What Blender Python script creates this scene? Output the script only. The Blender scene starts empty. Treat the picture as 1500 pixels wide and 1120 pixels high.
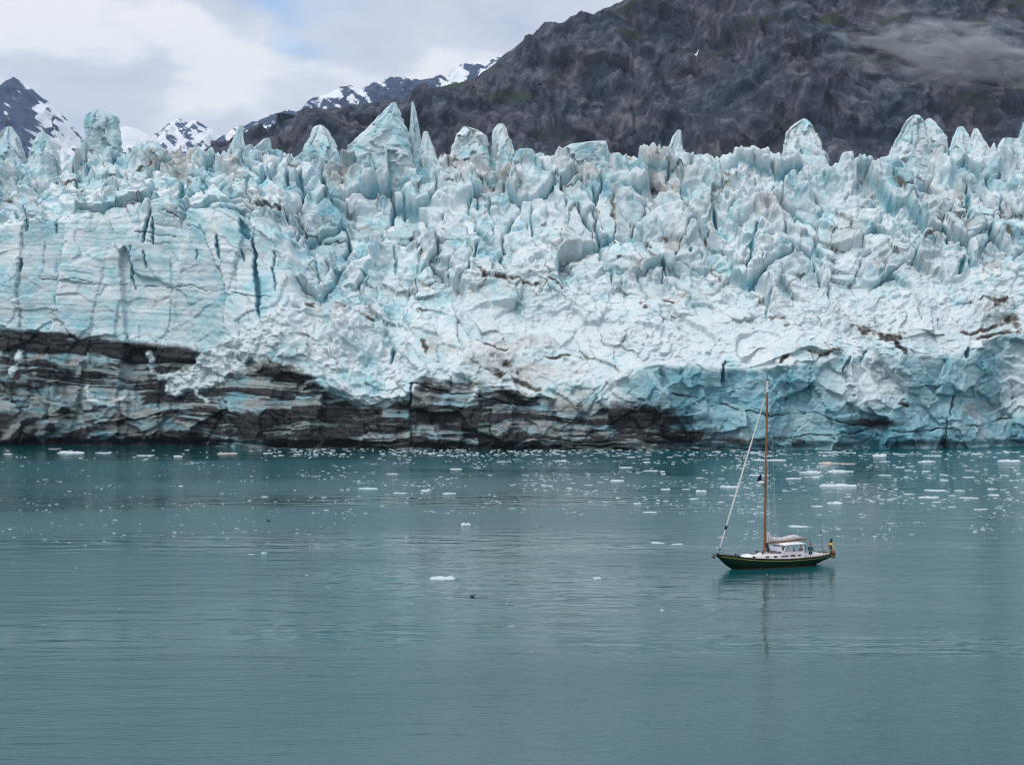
import bpy, bmesh, math, random
import numpy as np
from mathutils import Vector, Matrix

# ------------------------------------------------------------------ camera, sky, sun, exposure
SC = bpy.context.scene
COL = SC.collection
R = math.radians
CAM_H, FPX, HORIZON = 20.0, 3000.0, 514.0          # camera height, focal length in photo pixels, horizon row of the photo

cam_d = bpy.data.cameras.new('camera'); cam = bpy.data.objects.new('camera', cam_d); COL.objects.link(cam)
cam_d.sensor_width = 36.0; cam_d.lens = 36.0 * FPX / 1500.0
cam_d.clip_start = 0.5; cam_d.clip_end = 60000
cam.location = (0, 0, CAM_H)
cam.rotation_euler = (R(90) - math.atan((560 - HORIZON) / FPX), 0, 0)
SC.camera = cam

SUN_EL, SUN_AZ = 48.0, 222.0        # azimuth clockwise from +Y (the way the camera looks)
world = bpy.data.worlds.new('World'); SC.world = world; world.use_nodes = True
wn = world.node_tree; wn.nodes.clear()
def N(nt, typ, **kw):
    n = nt.nodes.new(typ)
    for k, v in kw.items():
        if k.startswith('i_'): n.inputs[k[2:].replace('_', ' ')].default_value = v
        else: setattr(n, k, v)
    return n
def ramp(nt, stops, interp='LINEAR'):
    n = nt.nodes.new('ShaderNodeValToRGB'); cr = n.color_ramp; cr.interpolation = interp
    while len(cr.elements) < len(stops): cr.elements.new(0.5)
    for e, (p, c) in zip(cr.elements, stops):
        e.position = p; e.color = c if len(c) == 4 else (*c, 1)
    return n
g = lambda v: (v, v, v, 1)
out = N(wn, 'ShaderNodeOutputWorld'); bgn = N(wn, 'ShaderNodeBackground'); bgn.inputs['Strength'].default_value = 0.1
sky = N(wn, 'ShaderNodeTexSky', sky_type='NISHITA'); sky.sun_disc = False
sky.sun_elevation = R(SUN_EL); sky.sun_rotation = R(SUN_AZ); sky.air_density = 1.0; sky.dust_density = 0.6; sky.ozone_density = 2.0
tc = N(wn, 'ShaderNodeTexCoord')
mp = N(wn, 'ShaderNodeMapping'); mp.inputs['Scale'].default_value = (1, 1, 2.3); mp.inputs['Location'].default_value = (5.372, 0.5, 1.40)
wn.links.new(tc.outputs['Generated'], mp.inputs['Vector'])
n1 = N(wn, 'ShaderNodeTexNoise'); n1.inputs['Scale'].default_value = 7.0; n1.inputs['Detail'].default_value = 7; n1.inputs['Roughness'].default_value = 0.5; n1.inputs['Distortion'].default_value = 0.35
n2 = N(wn, 'ShaderNodeTexNoise'); n2.inputs['Scale'].default_value = 11.0; n2.inputs['Detail'].default_value = 5; n2.inputs['Roughness'].default_value = 0.5; n2.inputs['Distortion'].default_value = 0.25
wn.links.new(mp.outputs['Vector'], n1.inputs['Vector']); wn.links.new(mp.outputs['Vector'], n2.inputs['Vector'])
cover = ramp(wn, [(0.27, g(0.2)), (0.40, g(1.0))], 'EASE')        # an almost closed cloud deck with a few blue gaps
shade = ramp(wn, [(0.30, (5.7, 6.2, 7.8)), (0.47, (7.1, 7.5, 8.6)), (0.60, (10.4, 10.4, 10.6))], 'EASE')
wn.links.new(n1.outputs['Fac'], cover.inputs['Fac']); wn.links.new(n2.outputs['Fac'], shade.inputs['Fac'])
mixc = N(wn, 'ShaderNodeMix', data_type='RGBA')
wn.links.new(cover.outputs['Color'], mixc.inputs['Factor']); skm = N(wn, 'ShaderNodeMix', data_type='RGBA', blend_type='MULTIPLY'); skm.inputs['Factor'].default_value = 1.0; skm.inputs['B'].default_value = (0.95, 1.35, 1.75, 1)
wn.links.new(sky.outputs['Color'], skm.inputs['A']); wn.links.new(skm.outputs['Result'], mixc.inputs['A']); wn.links.new(shade.outputs['Color'], mixc.inputs['B'])
wn.links.new(mixc.outputs['Result'], bgn.inputs['Color']); wn.links.new(bgn.outputs['Background'], out.inputs['Surface'])

sd = bpy.data.lights.new('sun', 'SUN'); sd.energy = 1.5; sd.angle = R(22); sd.color = (1.0, 0.96, 0.9)
sun = bpy.data.objects.new('sun', sd); COL.objects.link(sun); sun.location = (-60, -60, 120)
_d = Vector((math.sin(R(SUN_AZ)) * math.cos(R(SUN_EL)), math.cos(R(SUN_AZ)) * math.cos(R(SUN_EL)), math.sin(R(SUN_EL))))
sun.rotation_euler = _d.to_track_quat('Z', 'Y').to_euler()

vs = SC.view_settings
vs.view_transform = 'Standard'; vs.look = 'None'; vs.exposure = 0.1; vs.gamma = 1.0; vs.use_curve_mapping = False
SC.render.engine = 'CYCLES'
SC.cycles.use_denoising = True; SC.cycles.filter_width = 1.1
SC.cycles.max_bounces = 8; SC.cycles.diffuse_bounces = 6; SC.cycles.glossy_bounces = 4; SC.cycles.volume_bounces = 0
SC.cycles.transparent_max_bounces = 12

# ------------------------------------------------------------------ helpers
rng = np.random.default_rng(11)
random.seed(5)
def at(px, py, Y):                       # a photo pixel at a known distance
    return Vector(((px - 750) / FPX * Y, Y, CAM_H - (py - HORIZON) / FPX * Y))
def on_water(px, py):                    # a photo pixel that lies on the water
    return at(px, py, CAM_H * FPX / (py - HORIZON))

def _hash(ix, iy, seed):
    h = (ix.astype(np.int64) * 374761393 + iy.astype(np.int64) * 668265263 + seed * 974711) & 0xFFFFFFFF
    h = ((h ^ (h >> 13)) * 1274126177) & 0xFFFFFFFF
    h = ((h ^ (h >> 16)) * 2246822519) & 0xFFFFFFFF
    h = h ^ (h >> 15)
    return (h & 0xFFFFFF).astype(np.float32) / np.float32(0xFFFFFF)
def perlin(x, y, seed=0):
    ix = np.floor(x); iy = np.floor(y); fx = (x - ix).astype(np.float32); fy = (y - iy).astype(np.float32)
    ix = ix.astype(np.int64); iy = iy.astype(np.int64)
    u = fx * fx * fx * (fx * (fx * 6 - 15) + 10); v = fy * fy * fy * (fy * (fy * 6 - 15) + 10)
    def gr(dx, dy):
        a = _hash(ix + dx, iy + dy, seed) * np.float32(2 * math.pi)
        return np.cos(a) * (fx - dx) + np.sin(a) * (fy - dy)
    a, b, c, d = gr(0, 0), gr(1, 0), gr(0, 1), gr(1, 1)
    return 1.5 * ((a + (b - a) * u) + ((c + (d - c) * u) - (a + (b - a) * u)) * v)
def fbm(x, y, seed=0, oct=4, gain=0.5, ridged=False):
    s = 0; a = 1; tot = 0
    for o in range(oct):
        n = perlin(x, y, seed + o * 17)
        if ridged: n = 1 - 2 * np.abs(n)
        s = s + a * n; tot += a; a *= gain
        x = x * 2.03 + 7.1; y = y * 2.03 - 3.7
    return s / tot
def voronoi(x, y, seed=0, jit=0.9):
    ix = np.floor(x).astype(np.int64); iy = np.floor(y).astype(np.int64)
    f1 = np.full(x.shape, 9., np.float32); f2 = np.full(x.shape, 9., np.float32)
    cx = np.zeros_like(ix); cy = np.zeros_like(iy); ox = np.zeros(x.shape, np.float32); oy = np.zeros(x.shape, np.float32)
    for dx in (-1, 0, 1):
        for dy in (-1, 0, 1):
            jx, jy = ix + dx, iy + dy
            px = jx + 0.5 + jit * (_hash(jx, jy, seed) - 0.5); py = jy + 0.5 + jit * (_hash(jx, jy, seed + 91) - 0.5)
            ddx = (x - px).astype(np.float32); ddy = (y - py).astype(np.float32)
            d = np.sqrt(ddx * ddx + ddy * ddy)
            near = d < f1
            f2 = np.where(near, f1, np.minimum(f2, d)); f1 = np.where(near, d, f1)
            cx = np.where(near, jx, cx); cy = np.where(near, jy, cy); ox = np.where(near, ddx, ox); oy = np.where(near, ddy, oy)
    r = [_hash(cx, cy, seed + k) for k in (200, 301, 402, 503)]
    return f1, f2 - f1, ox, oy, r
def blocks(x, y, seed, tilt=1.0):
    """broken blocks: every cell has its own height and its own tilted facet; also the distance to the cell's edge"""
    f1, e, ox, oy, r = voronoi(x, y, seed)
    return (r[0] - 0.5) + tilt * ((r[1] - 0.5) * 2 * ox + (r[2] - 0.5) * 2 * oy), e, r[3]
def sstep(a, b, x):
    t = np.clip((x - a) / (b - a), 0, 1); return t * t * (3 - 2 * t)
def poly_dist(px, py, line, reach, along=False):
    """distance in photo pixels to a polyline, worked out only near it (and how far along it, 0 to 1)"""
    d = np.full(px.shape, 1e6, np.float32); al = np.zeros(px.shape, np.float32)
    xs = [p[0] for p in line]; ys = [p[1] for p in line]
    m = (px > min(xs) - reach) & (px < max(xs) + reach) & (py > min(ys) - reach) & (py < max(ys) + reach)
    if not m.any(): return (d, al) if along else d
    qx, qy = px[m], py[m]; b = np.full(qx.shape, 1e6); bt = np.zeros(qx.shape); ns = len(line) - 1
    for si_, ((x0, y0), (x1, y1)) in enumerate(zip(line[:-1], line[1:])):
        dx, dy = x1 - x0, y1 - y0
        t = np.clip(((qx - x0) * dx + (qy - y0) * dy) / (dx * dx + dy * dy + 1e-9), 0, 1)
        e = np.hypot(qx - x0 - t * dx, qy - y0 - t * dy); bt = np.where(e < b, (si_ + t) / ns, bt); b = np.minimum(b, e)
    d[m] = b; al[m] = bt
    return (d, al) if along else d

def grid_mesh(name, P, mat, masks=None, closed_u=False):
    """P: rows x cols x 3 -> a smooth-shaded grid mesh, masks: rows x cols x 4 colour attribute"""
    nr, nc = P.shape[:2]
    me = bpy.data.meshes.new(name)
    idx = np.arange(nr * nc).reshape(nr, nc)
    if closed_u: idx = np.concatenate([idx, idx[:, :1]], 1)
    q = np.stack([idx[:-1, :-1], idx[:-1, 1:], idx[1:, 1:], idx[1:, :-1]], -1).reshape(-1, 4)
    me.vertices.add(nr * nc); me.vertices.foreach_set('co', P.astype(np.float32).ravel())
    me.loops.add(q.size); me.loops.foreach_set('vertex_index', q.astype(np.int32).ravel())
    me.polygons.add(len(q)); me.polygons.foreach_set('loop_start', np.arange(0, q.size, 4, dtype=np.int32))
    me.polygons.foreach_set('use_smooth', np.ones(len(q), dtype=bool))
    me.update(calc_edges=True)
    if masks is not None:
        a = me.attributes.new('masks', 'FLOAT_COLOR', 'POINT'); a.data.foreach_set('color', masks.astype(np.float32).ravel())
    me.materials.append(mat)
    return me
def link(name, data, parent=None, **props):
    o = bpy.data.objects.new(name, data); COL.objects.link(o); o.parent = parent
    for k, v in props.items(): o[k] = v
    return o

# ------------------------------------------------------------------ materials
def new_mat(name):
    m = bpy.data.materials.new(name); m.use_nodes = True
    nt = m.node_tree; b = nt.nodes['Principled BSDF']
    return m, nt, b
def paint(name, col, rough=0.5, var=0.12, scale=3.0, metal=0.0, bump=0.0, spec=0.5):
    m, nt, b = new_mat(name)
    t = N(nt, 'ShaderNodeTexCoord'); n = N(nt, 'ShaderNodeTexNoise'); n.inputs['Scale'].default_value = scale; n.inputs['Detail'].default_value = 5
    nt.links.new(t.outputs['Object'], n.inputs['Vector'])
    c0 = tuple(max(0, c * (1 - var)) for c in col); c1 = tuple(min(1, c * (1 + var)) for c in col)
    r = ramp(nt, [(0.3, c0), (0.7, c1)]); nt.links.new(n.outputs['Fac'], r.inputs['Fac']); nt.links.new(r.outputs['Color'], b.inputs['Base Color'])
    b.inputs['Roughness'].default_value = rough; b.inputs['Metallic'].default_value = metal; b.inputs['Specular IOR Level'].default_value = spec
    if bump:
        bn = N(nt, 'ShaderNodeBump'); bn.inputs['Strength'].default_value = bump; bn.inputs['Distance'].default_value = 0.02
        nt.links.new(n.outputs['Fac'], bn.inputs['Height']); nt.links.new(bn.outputs['Normal'], b.inputs['Normal'])
    return m
def mixer(nt, a, b, fac):
    m = N(nt, 'ShaderNodeMix', data_type='RGBA')
    for sock, v in (('A', a), ('B', b), ('Factor', fac)):
        if hasattr(v, 'is_linked') or hasattr(v, 'links'): nt.links.new(v, m.inputs[sock])
        else: m.inputs[sock].default_value = (*v, 1) if isinstance(v, tuple) else v
    return m.outputs['Result']
def math_node(nt, op, a, b=0.5, clamp=False):
    m = N(nt, 'ShaderNodeMath', operation=op); m.use_clamp = clamp
    for i, v in ((0, a), (1, b)):
        if hasattr(v, 'links'): nt.links.new(v, m.inputs[i])
        else: m.inputs[i].default_value = v
    return m.outputs[0]

def ice_material(name, use_masks=True):
    m, nt, b = new_mat(name)
    geo = N(nt, 'ShaderNodeNewGeometry'); pos = geo.outputs['Position']
    nz = N(nt, 'ShaderNodeTexNoise'); nz.inputs['Scale'].default_value = 0.22; nz.inputs['Detail'].default_value = 9; nz.inputs['Roughness'].default_value = 0.62
    nf = N(nt, 'ShaderNodeTexNoise'); nf.inputs['Scale'].default_value = 1.5; nf.inputs['Detail'].default_value = 7; nf.inputs['Roughness'].default_value = 0.65
    nt.links.new(pos, nz.inputs['Vector']); nt.links.new(pos, nf.inputs['Vector'])
    at_ = N(nt, 'ShaderNodeAttribute', attribute_name='masks'); sp = N(nt, 'ShaderNodeSeparateColor'); nt.links.new(at_.outputs['Color'], sp.inputs['Color'])
    dirt, blue, snow, dust = sp.outputs['Red'], sp.outputs['Green'], sp.outputs['Blue'], at_.outputs['Alpha']
    pale = ramp(nt, [(0.33, (0.29, 0.59, 0.66)), (0.45, (0.54, 0.72, 0.76)), (0.58, (0.74, 0.79, 0.81))]); nt.links.new(nz.outputs['Fac'], pale.inputs['Fac'])
    deep = ramp(nt, [(0.3, (0.045, 0.23, 0.31)), (0.7, (0.20, 0.43, 0.50))]); nt.links.new(nf.outputs['Fac'], deep.inputs['Fac'])
    wht = ramp(nt, [(0.3, (0.53, 0.62, 0.65)), (0.62, (0.70, 0.75, 0.77))]); nt.links.new(nf.outputs['Fac'], wht.inputs['Fac'])
    c = mixer(nt, pale.outputs['Color'], deep.outputs['Color'], blue)
    c = mixer(nt, c, wht.outputs['Color'], snow)
    ds = ramp(nt, [(0.3, (0.20, 0.17, 0.135)), (0.7, (0.44, 0.41, 0.36))]); nt.links.new(nf.outputs['Fac'], ds.inputs['Fac'])
    def broken(v, k):                      # the mask is frayed by fine noise, as grit on ice is
        w = math_node(nt, 'SUBTRACT', nf.outputs['Fac'], 0.5); w = math_node(nt, 'MULTIPLY', w, k)
        w = math_node(nt, 'ADD', v, w); r = ramp(nt, [(0.12, g(0)), (0.85, g(1))]); nt.links.new(w, r.inputs['Fac']); return r.outputs['Color']
    c = mixer(nt, c, ds.outputs['Color'], broken(dust, 0.9))
    dk = ramp(nt, [(0.3, (0.008, 0.010, 0.013)), (0.72, (0.030, 0.035, 0.041))]); nt.links.new(nf.outputs['Fac'], dk.inputs['Fac'])
    c = mixer(nt, c, dk.outputs['Color'], broken(dirt, 0.7))
    nt.links.new(c, b.inputs['Base Color'])
    b.inputs['Roughness'].default_value = 0.55; b.inputs['Specular IOR Level'].default_value = 0.3
    bn = N(nt, 'ShaderNodeBump'); bn.inputs['Strength'].default_value = 0.5; bn.inputs['Distance'].default_value = 0.4
    nt.links.new(nf.outputs['Fac'], bn.inputs['Height']); nt.links.new(bn.outputs['Normal'], b.inputs['Normal'])
    return m
M_ICE = ice_material('glacier_ice')

def water_material():
    m, nt, b = new_mat('fjord_water')
    geo = N(nt, 'ShaderNodeNewGeometry'); pos = geo.outputs['Position']
    mpn = N(nt, 'ShaderNodeMapping'); mpn.inputs['Scale'].default_value = (0.42, 1.0, 1.0); mpn.inputs['Rotation'].default_value = (0, 0, R(7)); nt.links.new(pos, mpn.inputs['Vector'])
    big = N(nt, 'ShaderNodeTexNoise'); big.inputs['Scale'].default_value = 0.017; big.inputs['Detail'].default_value = 4; big.inputs['Distortion'].default_value = 0.6
    swell = N(nt, 'ShaderNodeTexNoise'); swell.inputs['Scale'].default_value = 0.35; swell.inputs['Detail'].default_value = 3
    rip = N(nt, 'ShaderNodeTexNoise'); rip.inputs['Scale'].default_value = 1.5; rip.inputs['Detail'].default_value = 4; rip.inputs['Roughness'].default_value = 0.6
    for n in (big, swell, rip): nt.links.new(mpn.outputs['Vector'], n.inputs['Vector'])
    patch = ramp(nt, [(0.42, g(0.05)), (0.60, g(1.0))]); nt.links.new(big.outputs['Fac'], patch.inputs['Fac'])       # wind patches
    b1 = N(nt, 'ShaderNodeBump'); b1.inputs['Strength'].default_value = 1.0; b1.inputs['Distance'].default_value = 0.16
    nt.links.new(swell.outputs['Fac'], b1.inputs['Height'])
    b2 = N(nt, 'ShaderNodeBump'); b2.inputs['Distance'].default_value = 0.07
    nt.links.new(patch.outputs['Color'], b2.inputs['Strength']); nt.links.new(rip.outputs['Fac'], b2.inputs['Height']); nt.links.new(b1.outputs['Normal'], b2.inputs['Normal'])
    nt.links.new(b2.outputs['Normal'], b.inputs['Normal'])
    body = ramp(nt, [(0.35, (0.002, 0.070, 0.073)), (0.65, (0.002, 0.076, 0.097))]); nt.links.new(big.outputs['Fac'], body.inputs['Fac'])   # glacial silt in the water
    nt.links.new(body.outputs['Color'], b.inputs['Base Color'])
    rr_ = ramp(nt, [(0.40, g(0.05)), (0.62, g(0.2))]); nt.links.new(big.outputs['Fac'], rr_.inputs['Fac']); nt.links.new(rr_.outputs['Color'], b.inputs['Roughness']); b.inputs['IOR'].default_value = 1.20
    return m
M_WATER = water_material()

# ------------------------------------------------------------------ water, one sheet to the horizon
bm = bmesh.new()
vv = [bm.verts.new(p) for p in ((-14000, -400, 0), (14000, -400, 0), (14000, 16000, 0), (-14000, 16000, 0))]
bm.faces.new(vv); me = bpy.data.meshes.new('water'); bm.to_mesh(me); bm.free(); me.materials.append(M_WATER)
link('water', me, kind='structure', label='grey teal fjord water with faint ripples', category='water')

# ------------------------------------------------------------------ glacier
def T(*pairs):
    xs = [p[0] for p in pairs]; ys = [p[1] for p in pairs]
    return lambda x: np.interp(x, xs, ys)
FOOT = T((-400, 650), (0, 652), (250, 653), (400, 657), (800, 659), (1100, 660), (1350, 657), (1500, 653), (1900, 651))
A_Y = T((-300, 490), (0, 480), (200, 495), (330, 508), (400, 515), (450, 532), (520, 585), (560, 592), (620, 552), (700, 555), (760, 585), (850, 590), (900, 560), (950, 535), (1100, 540), (1250, 522), (1400, 520), (1500, 480), (1900, 480))
B_Y = T((-300, 335), (0, 330), (200, 300), (330, 312), (420, 360), (450, 420), (600, 430), (750, 410), (950, 430), (1100, 440), (1250, 430), (1400, 400), (1500, 380), (1900, 380))
C_Y = T((-300, 240), (0, 246), (100, 250), (200, 238), (330, 242), (420, 242), (500, 250), (600, 246), (750, 246), (900, 242), (1100, 242), (1250, 256), (1350, 244), (1500, 236), (1900, 240))
D_AB = T((-300, 2), (330, 2.5), (430, 9), (560, 16), (1250, 17), (1500, 12), (1900, 10))      # how far each stage lies behind the last, metres
D_BC = T((-300, 26), (330, 26), (560, 30), (1500, 28), (1900, 28))

xc = np.concatenate([-np.linspace(300, 140, 60, endpoint=False), np.linspace(-140, 140, 1330), np.linspace(140, 300, 61)[1:]])
NC = len(xc)
def px_at(X, Y): return 750 + FPX * X / Y
Y0 = CAM_H * FPX / (FOOT(px_at(xc, 425)) - HORIZON)
YA = Y0 + 1.6
pA = px_at(xc, YA); ZA = CAM_H - (A_Y(pA) - HORIZON) / FPX * YA
YB = YA + D_AB(pA); pB = px_at(xc, YB); ZB = CAM_H - (B_Y(pB) - HORIZON) / FPX * YB
YC = YB + D_BC(pB); pC = px_at(xc, YC); ZC = CAM_H - (C_Y(pC) - HORIZON) / FPX * YC
nA, nB, nC_, nD = 150, 170, 200, 80
def lerp_rows(a, b, n, end=False, p=1.0):
    t = (np.linspace(0, 1, n, endpoint=end) ** p)[:, None]; return a[None] * (1 - t) + b[None] * t
Yg = np.concatenate([lerp_rows(Y0, YA, nA), lerp_rows(YA, YB, nB), lerp_rows(YB, YC, nC_), lerp_rows(YC, YC + 420, nD, True, 2.2)])
Zg = np.concatenate([lerp_rows(Y0 * 0 - 2.0, ZA, nA), lerp_rows(ZA, ZB, nB), lerp_rows(ZB, ZC, nC_), lerp_rows(ZC, ZC + 26, nD, True, 2.2)])
Xg = np.broadcast_to(xc[None], Yg.shape).copy()
stage = np.concatenate([np.linspace(0, 1, nA, endpoint=False), np.linspace(1, 2, nB, endpoint=False), np.linspace(2, 3, nC_, endpoint=False), np.linspace(3, 4, nD)])[:, None] * np.ones((1, NC))
# soften the corners between the stages
for _ in range(14):
    for Q in (Yg, Zg):
        Q[1:-1] = 0.25 * Q[:-2] + 0.5 * Q[1:-1] + 0.25 * Q[2:]
PX = px_at(Xg, Yg); PY = HORIZON + FPX * (CAM_H - Zg) / Yg          # where the undisturbed surface lies in the photo
dT = np.hypot(np.diff(Yg, axis=0), np.diff(Zg, axis=0)); Tg = np.concatenate([np.zeros((1, NC)), np.cumsum(dT, 0)])
Tg = np.minimum(Tg, 1e4)
Xn, Tn = Xg, Tg

wx = fbm(Xn / 16, Tn / 16, 3, 3) * 4.0; wt = fbm(Xn / 16 + 40, Tn / 16, 4, 3) * 4.0
wx2 = fbm(Xn / 4, Tn / 4, 5, 2) * 0.55; wt2 = fbm(Xn / 4 + 9, Tn / 4, 6, 2) * 0.55
ux, ut = Xn + wx + wx2, Tn + wt + wt2
b1, e1, r1 = blocks(ux / 9.6, ut / 11.5, 21, 0.95)
b2, e2, r2 = blocks((ux + 0.25 * ut) / 4.4, ut / 5.0, 33, 1.0)
b3, e3, r3 = blocks((Xn + wx2) / 2.0, (Tn + wt2) / 2.1, 47, 1.1)
b4, e4, r4 = blocks(Xn / 0.95, Tn / 1.05, 58, 1.2)
f1 = fbm(Xn / 22, Tn / 22, 71, 4); f2 = fbm(Xn / 3.0, Tn / 3.0, 72, 5, 0.58); fr = fbm(Xn / 9, Tn / 11, 73, 2, ridged=True)

wall = (1 - sstep(360, 470, PX + 14 * f1)) * (1 - sstep(1.75, 2.15, stage + 0.15 * f1))      # the smooth sheer wall
low = 1 - sstep(0.92, 1.06, stage + 0.06 * f2)                                                # the sheer lower band
mid = (1 - low) * (1 - sstep(1.85, 2.2, stage + 0.25 * f1)) * (1 - wall)                      # snow and rubble slope
up = np.clip(1 - wall - low - mid, 0, 1)
crest = sstep(2.6, 3.0, stage)
low = low * (1 - wall * 0); flat = np.maximum(wall, low)
nf_ = 1 - flat; lo = low * (1 - wall)
rt = sstep(880, 980, PX)
a1 = 0.7 * wall + (1.1 + 1.6 * rt) * lo + 2.2 * mid * nf_ + 4.2 * up * nf_
a2 = 0.40 * wall + (0.75 + 0.8 * rt) * lo + 1.0 * mid * nf_ + 2.1 * up * nf_
a3 = 0.10 * wall + (0.26 + 0.3 * rt) * lo + 0.55 * mid * nf_ + 1.0 * up * nf_
a4 = 0.03 * wall + 0.10 * lo + 0.36 * mid * nf_ + 0.42 * up * nf_
crumble = sstep(-0.25, 0.3, fbm(Xn / 20 + 15, Tn / 14, 75, 3)); a3 = a3 * (0.45 + 0.85 * crumble); a4 = a4 * (0.35 + 1.1 * crumble)
pan, pe, pr = blocks((Xg + 3 * f1) / 10.0, Tg / 46.0 + 0.2 * f1, 76, 0.9)
disp = wall * (1.9 * pan - 0.9 * (1 - sstep(0.005, 0.035, pe)) * sstep(.55, .75, pr)) + a1 * b1 + a2 * b2 + a3 * b3 + a4 * b4 + (0.4 + 1.5 * up + 1.0 * mid) * f1 + (0.08 + 0.22 * up + .30 * mid) * f2 + 0.45 * up * fr
cre = (1 - sstep(0.015, 0.075, e1)); cre2 = (1 - sstep(0.015, 0.07, e2)); cre3 = (1 - sstep(0.02, 0.09, e3))
gate1 = sstep(0.25, 0.6, r1); gate2 = sstep(0.35, 0.7, r2) * sstep(-.25, .2, fbm(Xn / 9 + 31, Tn / 9, 74, 3)); gate3 = sstep(0.5, 0.8, r3)
disp -= up * (3.6 * cre * gate1 + 1.8 * cre2 * gate2 + 0.5 * cre3 * gate3) + mid * (0.35 * cre2 * gate2 + .12 * cre3 * gate3)
# layered ledges of the sheer parts
S = Zg + 0.055 * Xg + 1.6 * fbm(Xg / 30, Zg / 12, 81, 3) + 0.35 * f2
lay = perlin(S / 1.35, Xg / 60, 82) + 0.6 * perlin(S / 0.55, Xg / 25, 83)
disp += (0.13 * wall + 0.14 * lo) * np.clip(lay, -0.8, 0.8)
disp -= 1.6 * (1 - sstep(0.2, 2.0, Zg + 0.8 * fbm(Xg / 6, Zg / 6, 84, 3))) * low                # notch cut by the water
disp += low * 2.2 * fbm(Xg / 14, Zg / 40, 85, 3)                                              # buttresses
bay = blocks((Xg + 2 * f2) / 7.5, Zg / 9 + 0.3 * f1, 86, 0.9); disp += low * 1.5 * bay[0] - low * 0.5 * (1 - sstep(0, 0.07, bay[1])) * (bay[2] > .35)

# ---- features seen in the photo
CRACKS = [([(370, 345), (374, 400), (378, 430), (381, 470)], 5.5), ([(352, 318), (366, 350)], 9), ([(221, 308), (214, 335), (211, 358)], 4), ([(224, 320), (226, 360)], 3), ([(193, 360), (192, 392), (197, 425)], 2.2), ([(213, 365), (215, 398)], 2),
    ([(40, 308), (37, 338)], 4), ([(25, 300), (25, 325)], 2.5), ([(400, 365), (404, 430)], 2.4), ([(317, 342), (323, 380)], 3.2), ([(353, 362), (355, 385)], 2), ([(287, 365), (287, 382)], 2), ([(28, 378), (29, 398)], 3), ([(80, 315), (82, 345)], 2),
    ([(507, 320), (509, 352), (508, 378)], 5), ([(438, 330), (437, 350)], 4), ([(464, 372), (468, 428)], 2.2), ([(491, 370), (490, 400)], 1.8), ([(590, 285), (591, 312)], 4.5), ([(579, 360), (579, 396)], 2.6), ([(425, 255), (422, 280)], 4), ([(443, 262), (444, 296)], 4), ([(474, 262), (476, 288)], 6),
    ([(1106, 328), (1102, 362), (1092, 396)], 4.5), ([(1046, 300), (1050, 320)], 5), ([(1012, 358), (1013, 370)], 4), ([(865, 275), (870, 295)], 4), ([(1128, 430), (1122, 470)], 2.6), ([(1062, 528), (1060, 560)], 4), ([(1290, 335), (1298, 352)], 3.5), ([(1332, 280), (1340, 300), (1346, 308)], 4),
    ([(1383, 210), (1390, 250)], 3.5), ([(1416, 372), (1404, 402)], 6), ([(1412, 270), (1416, 300), (1418, 335)], 4.5), ([(1463, 290), (1462, 330)], 3), ([(1302, 290), (1302, 305)], 3), ([(1417, 508), (1417, 525)], 4), ([(1400, 575), (1390, 610)], 3), ([(265, 258), (266, 288)], 5), ([(295, 262), (302, 292)], 4), ([(577, 510), (576, 535)], 4), ([(640, 338), (632, 360)], 4), ([(712, 360), (700, 330)], 3), ([(690, 270), (688, 285)], 3), ([(840, 358), (815, 378)], 3), ([(1380, 330), (1392, 352)], 3),
    ([(125, 262), (138, 250)], 3), ([(1248, 520), (1235, 545)], 3), ([(1268, 510), (1262, 530)], 2.5)]
FISSURES = [([(985, 577), (1010, 582), (1045, 590), (1062, 592), (1085, 600), (1120, 608), (1150, 607), (1190, 605), (1215, 613), (1240, 620), (1275, 624), (1300, 628)], 2.2),
    ([(1150, 643), (1180, 638), (1230, 634), (1290, 628), (1340, 632), (1385, 628), (1440, 622), (1480, 611)], 2.0), ([(1386, 612), (1386, 655)], 2.4), ([(1300, 645), (1302, 655)], 3),
    ([(600, 560), (640, 572), (690, 578), (750, 592)], 3.0), ([(603, 560), (601, 610), (604, 652)], 3.0), ([(520, 600), (540, 640), (545, 655)], 3.5), ([(720, 600), (718, 650)], 2), ([(660, 550), (662, 565)], 2), ([(680, 550), (680, 565)], 2),
    ([(270, 420), (320, 426), (372, 434), (400, 436)], 1.0), ([(60, 408), (130, 413), (215, 420), (270, 420)], 0.8), ([(200, 338), (222, 342), (260, 348)], 1.6), ([(440, 342), (470, 352), (505, 358)], 1.5), ([(455, 330), (505, 345)], 1.3), ([(275, 328), (297, 337)], 1.5), ([(240, 310), (268, 322)], 1.4), ([(185, 492), (190, 535)], 1.6), ([(56, 500), (57, 520)], 1.6)]
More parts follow.
